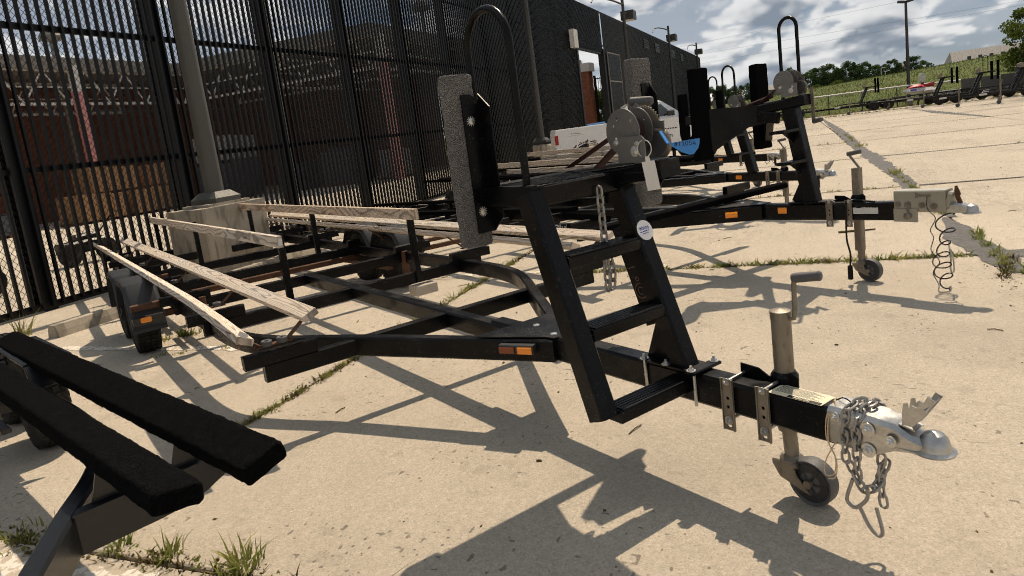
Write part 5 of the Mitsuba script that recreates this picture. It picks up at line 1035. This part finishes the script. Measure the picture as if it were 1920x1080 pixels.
add(js, "hull", along(0, 0, [(jx - 1.9, .06, .95, .2), (jx - 1.4, .4, .78, .38), (jx - .4, .55, .7, .45), (jx + .8, .55, .7, .4), (jx + 1.1, .5, .74, .3)]), "offwhite", 40)
add(js, "deck", along(0, 0, [(jx - 1.5, .15, 1.1, .1), (jx - 1.0, .38, 1.12, .26), (jx - .3, .42, 1.12, .3), (jx + .1, .35, 1.1, .1)]), "red_cloth", 40); add(js, "seat", along(0, 0, [(jx - .1, .2, 1.15, .22), (jx + .5, .2, 1.15, .25), (jx + 1.0, .2, 1.15, .3)]), "red_lens", 40)
add(js, "side_stripe", [beam((jx - .72, jy - .40, .98), (jx - .42, jy - .46, .98), .02, .10)][0], "violet_blue"); add(js, "handlebar", tube([(jx - .15, jy - .3, 1.4), (jx - .12, jy, 1.32), (jx - .15, jy + .3, 1.4)], .02, 6), "black_plain")
om = thing("outboard_motor", "dark upright outboard motor with pale grey cowl behind the jet ski", "outboard motor"); ox, oy = 7.55, 48.8
add(om, "cowl", loft([[(ox + a * w_, oy + b * d_, z) for a, b in ((-1, -1), (1, -1), (1, 1), (-1, 1))] for z, w_, d_ in ((1.35, .14, .2), (1.5, .17, .24), (1.75, .16, .22), (1.88, .08, .12))]), "hi_vis_grey", 40); add(om, "leg", beam((ox, oy, .5), (ox, oy, 1.36), .2, .14, c=.03), "dark_cloth"); add(om, "stand", cat([beam((ox - .3, oy + s * .25, 0), (ox, oy, 1.2), .05, .05) for s in (-1, 1)] + [beam((ox + .35, oy, 0), (ox, oy, 1.1), .05, .05)]), "black_plain")

# ---- white pickup
tk = thing("pickup_truck", "white pickup truck with rusty wheel arch parked behind the trailers", "pickup truck"); a = math.radians(22.7); tD, tN, tO = A(math.cos(a), math.sin(a), 0), A(-math.sin(a), math.cos(a), 0), A(-6.34, 19.57, 0)
def tw(m): v = np.asarray(m[0]); return tO + v[:, :1] * tD + v[:, 1:2] * tN + v[:, 2:] * A(0, 0, 1), m[1]
side = Polygon([(0, .55), (-.03, .75), (-.04, 1.30), (0, 1.41), (1.95, 1.42), (2.05, 1.30), (2.06, 1.36), (3.80, 1.36), (4.05, 1.30), (5.15, 1.17), (5.28, 1.02), (5.30, .5), (5.1, .42), (.1, .45)])
for wx in (.90, 4.35): side = side.difference(Point(wx, .43).buffer(.50, 12))
add(tk, "body", tw(plate(side, (0, 1.88, 0), (1, 0, 0), (0, 0, 1), 1.88)), "white_paint", 30)
add(tk, "cab", tw(loft([[(x0, .02 + i, z), (x1, .02 + i, z), (x1, 1.86 - i, z), (x0, 1.86 - i, z)] for x0, x1, i, z in ((2.08, 3.86, .0, 1.35), (2.12, 3.80, .01, 1.40), (2.28, 3.22, .14, 1.86), (2.42, 3.05, .2, 1.93))])), "white_paint", 50)
add(tk, "side_window", tw(plate([(2.62, 1.43), (3.52, 1.43), (3.18, 1.78), (2.72, 1.79)], (0, .018, -.0), (1, 0, 0), (0, .28, .96), .006)) if False else tw(loft([[(2.62, .034, 1.43), (3.50, .034, 1.43), (3.17, .122, 1.78), (2.72, .122, 1.78)], [(2.62, .028, 1.43), (3.50, .028, 1.43), (3.17, .114, 1.78), (2.72, .114, 1.78)]])), "dark_glass")
add(tk, "windshield", tw(loft([[(3.72, .16, 1.44), (3.72, 1.72, 1.44), (3.24, 1.6, 1.85), (3.24, .28, 1.85)], [(3.76, .16, 1.45), (3.76, 1.72, 1.45), (3.27, 1.6, 1.86), (3.27, .28, 1.86)]])), "dark_glass")
m = add(tk, "mirror", tw(beam((3.28, -.16, 1.50), (3.48, -.16, 1.50), .10, .17, c=.03)), "black_plastic")
add(tk, "tail_light", tw(beam((.0, .03, .98), (.0, .03, 1.25), .10, .09, up=(0, 1, 0), c=.015)), "red_lens"); add(tk, "bumper", tw(beam((-.1, .05, .62), (-.1, 1.83, .62), .14, .16, c=.02)), "dull_zinc"); add(tk, "running_board", tw(beam((2.3, -.05, .50), (3.75, -.05, .50), .14, .05, c=.01)), "black_plastic")
add(tk, "door_seam", tw(cat([beam((2.55, -.0015, .62), (2.55, -.0015, 1.36), .006, .012, up=(1, 0, 0), c=.001), beam((3.66, -.0015, .62), (3.66, -.0015, 1.36), .006, .012, up=(1, 0, 0), c=.001)])), "black_plastic"); add(tk, "door_handle", tw(beam((2.66, -.02, 1.20), (2.84, -.02, 1.20), .03, .035)), "black_plastic")
g = np.random.default_rng(4); rs = []
for _ in range(80):
    q = g.uniform(.25, 2.9); r = .51 + abs(g.normal(0, .035)); rs.append(beam((.90 + r * math.cos(q), -.003, .43 + r * math.sin(q)), (.90 + (r + .03) * math.cos(q), -.003, .43 + (r + .03) * math.sin(q)), .004, g.uniform(.01, .05), up=(-math.sin(q), 0, math.cos(q)), c=.0005))
add(tk, "rust_patch", tw(cat(rs)), "rusty_steel", kind="stuff")
for wx in (.90, 4.35):
    for yv in (.13, 1.75):
        k = add(tk, "wheel", tw(lathe([(.22, -.11), (.34, -.12), (.385, -.08), (.385, .08), (.34, .12), (.22, .11)], (wx, yv, .385), (0, 1, 0), 28)), "tyre_rubber", 35); add(k, "rim", tw(lathe([(.22, .07), (.2, .1), (.08, .06), (.05, .1), (0, .1)], (wx, yv, .385), (0, -1 if yv < 1 else 1, 0), 20)), "dull_zinc", 35)
add(tk, "door_lettering", tw(text("com", .105, (3.12, -.003, .80), (1, 0, 0), (0, 0, 1), .002, True)), "ink"); add(tk, "door_lettering", tw(cat([beam((2.9 + .075 * k, -.002, 1.05), (2.95 + .075 * k, -.002, 1.05), .004, .035, c=.0005) for k in range(9)])), "ink")
add(tk, "bed_emblem", tw(cat([beam((.42, -.002, 1.26), (.68, -.002, 1.24), .004, .012, c=.0005), beam((.55, -.002, 1.28), (.72, -.002, 1.235), .004, .01, c=.0005), beam((.32, -.002, 1.19), (.80, -.002, 1.2), .004, .008, c=.0005)])), "lamp_grey")
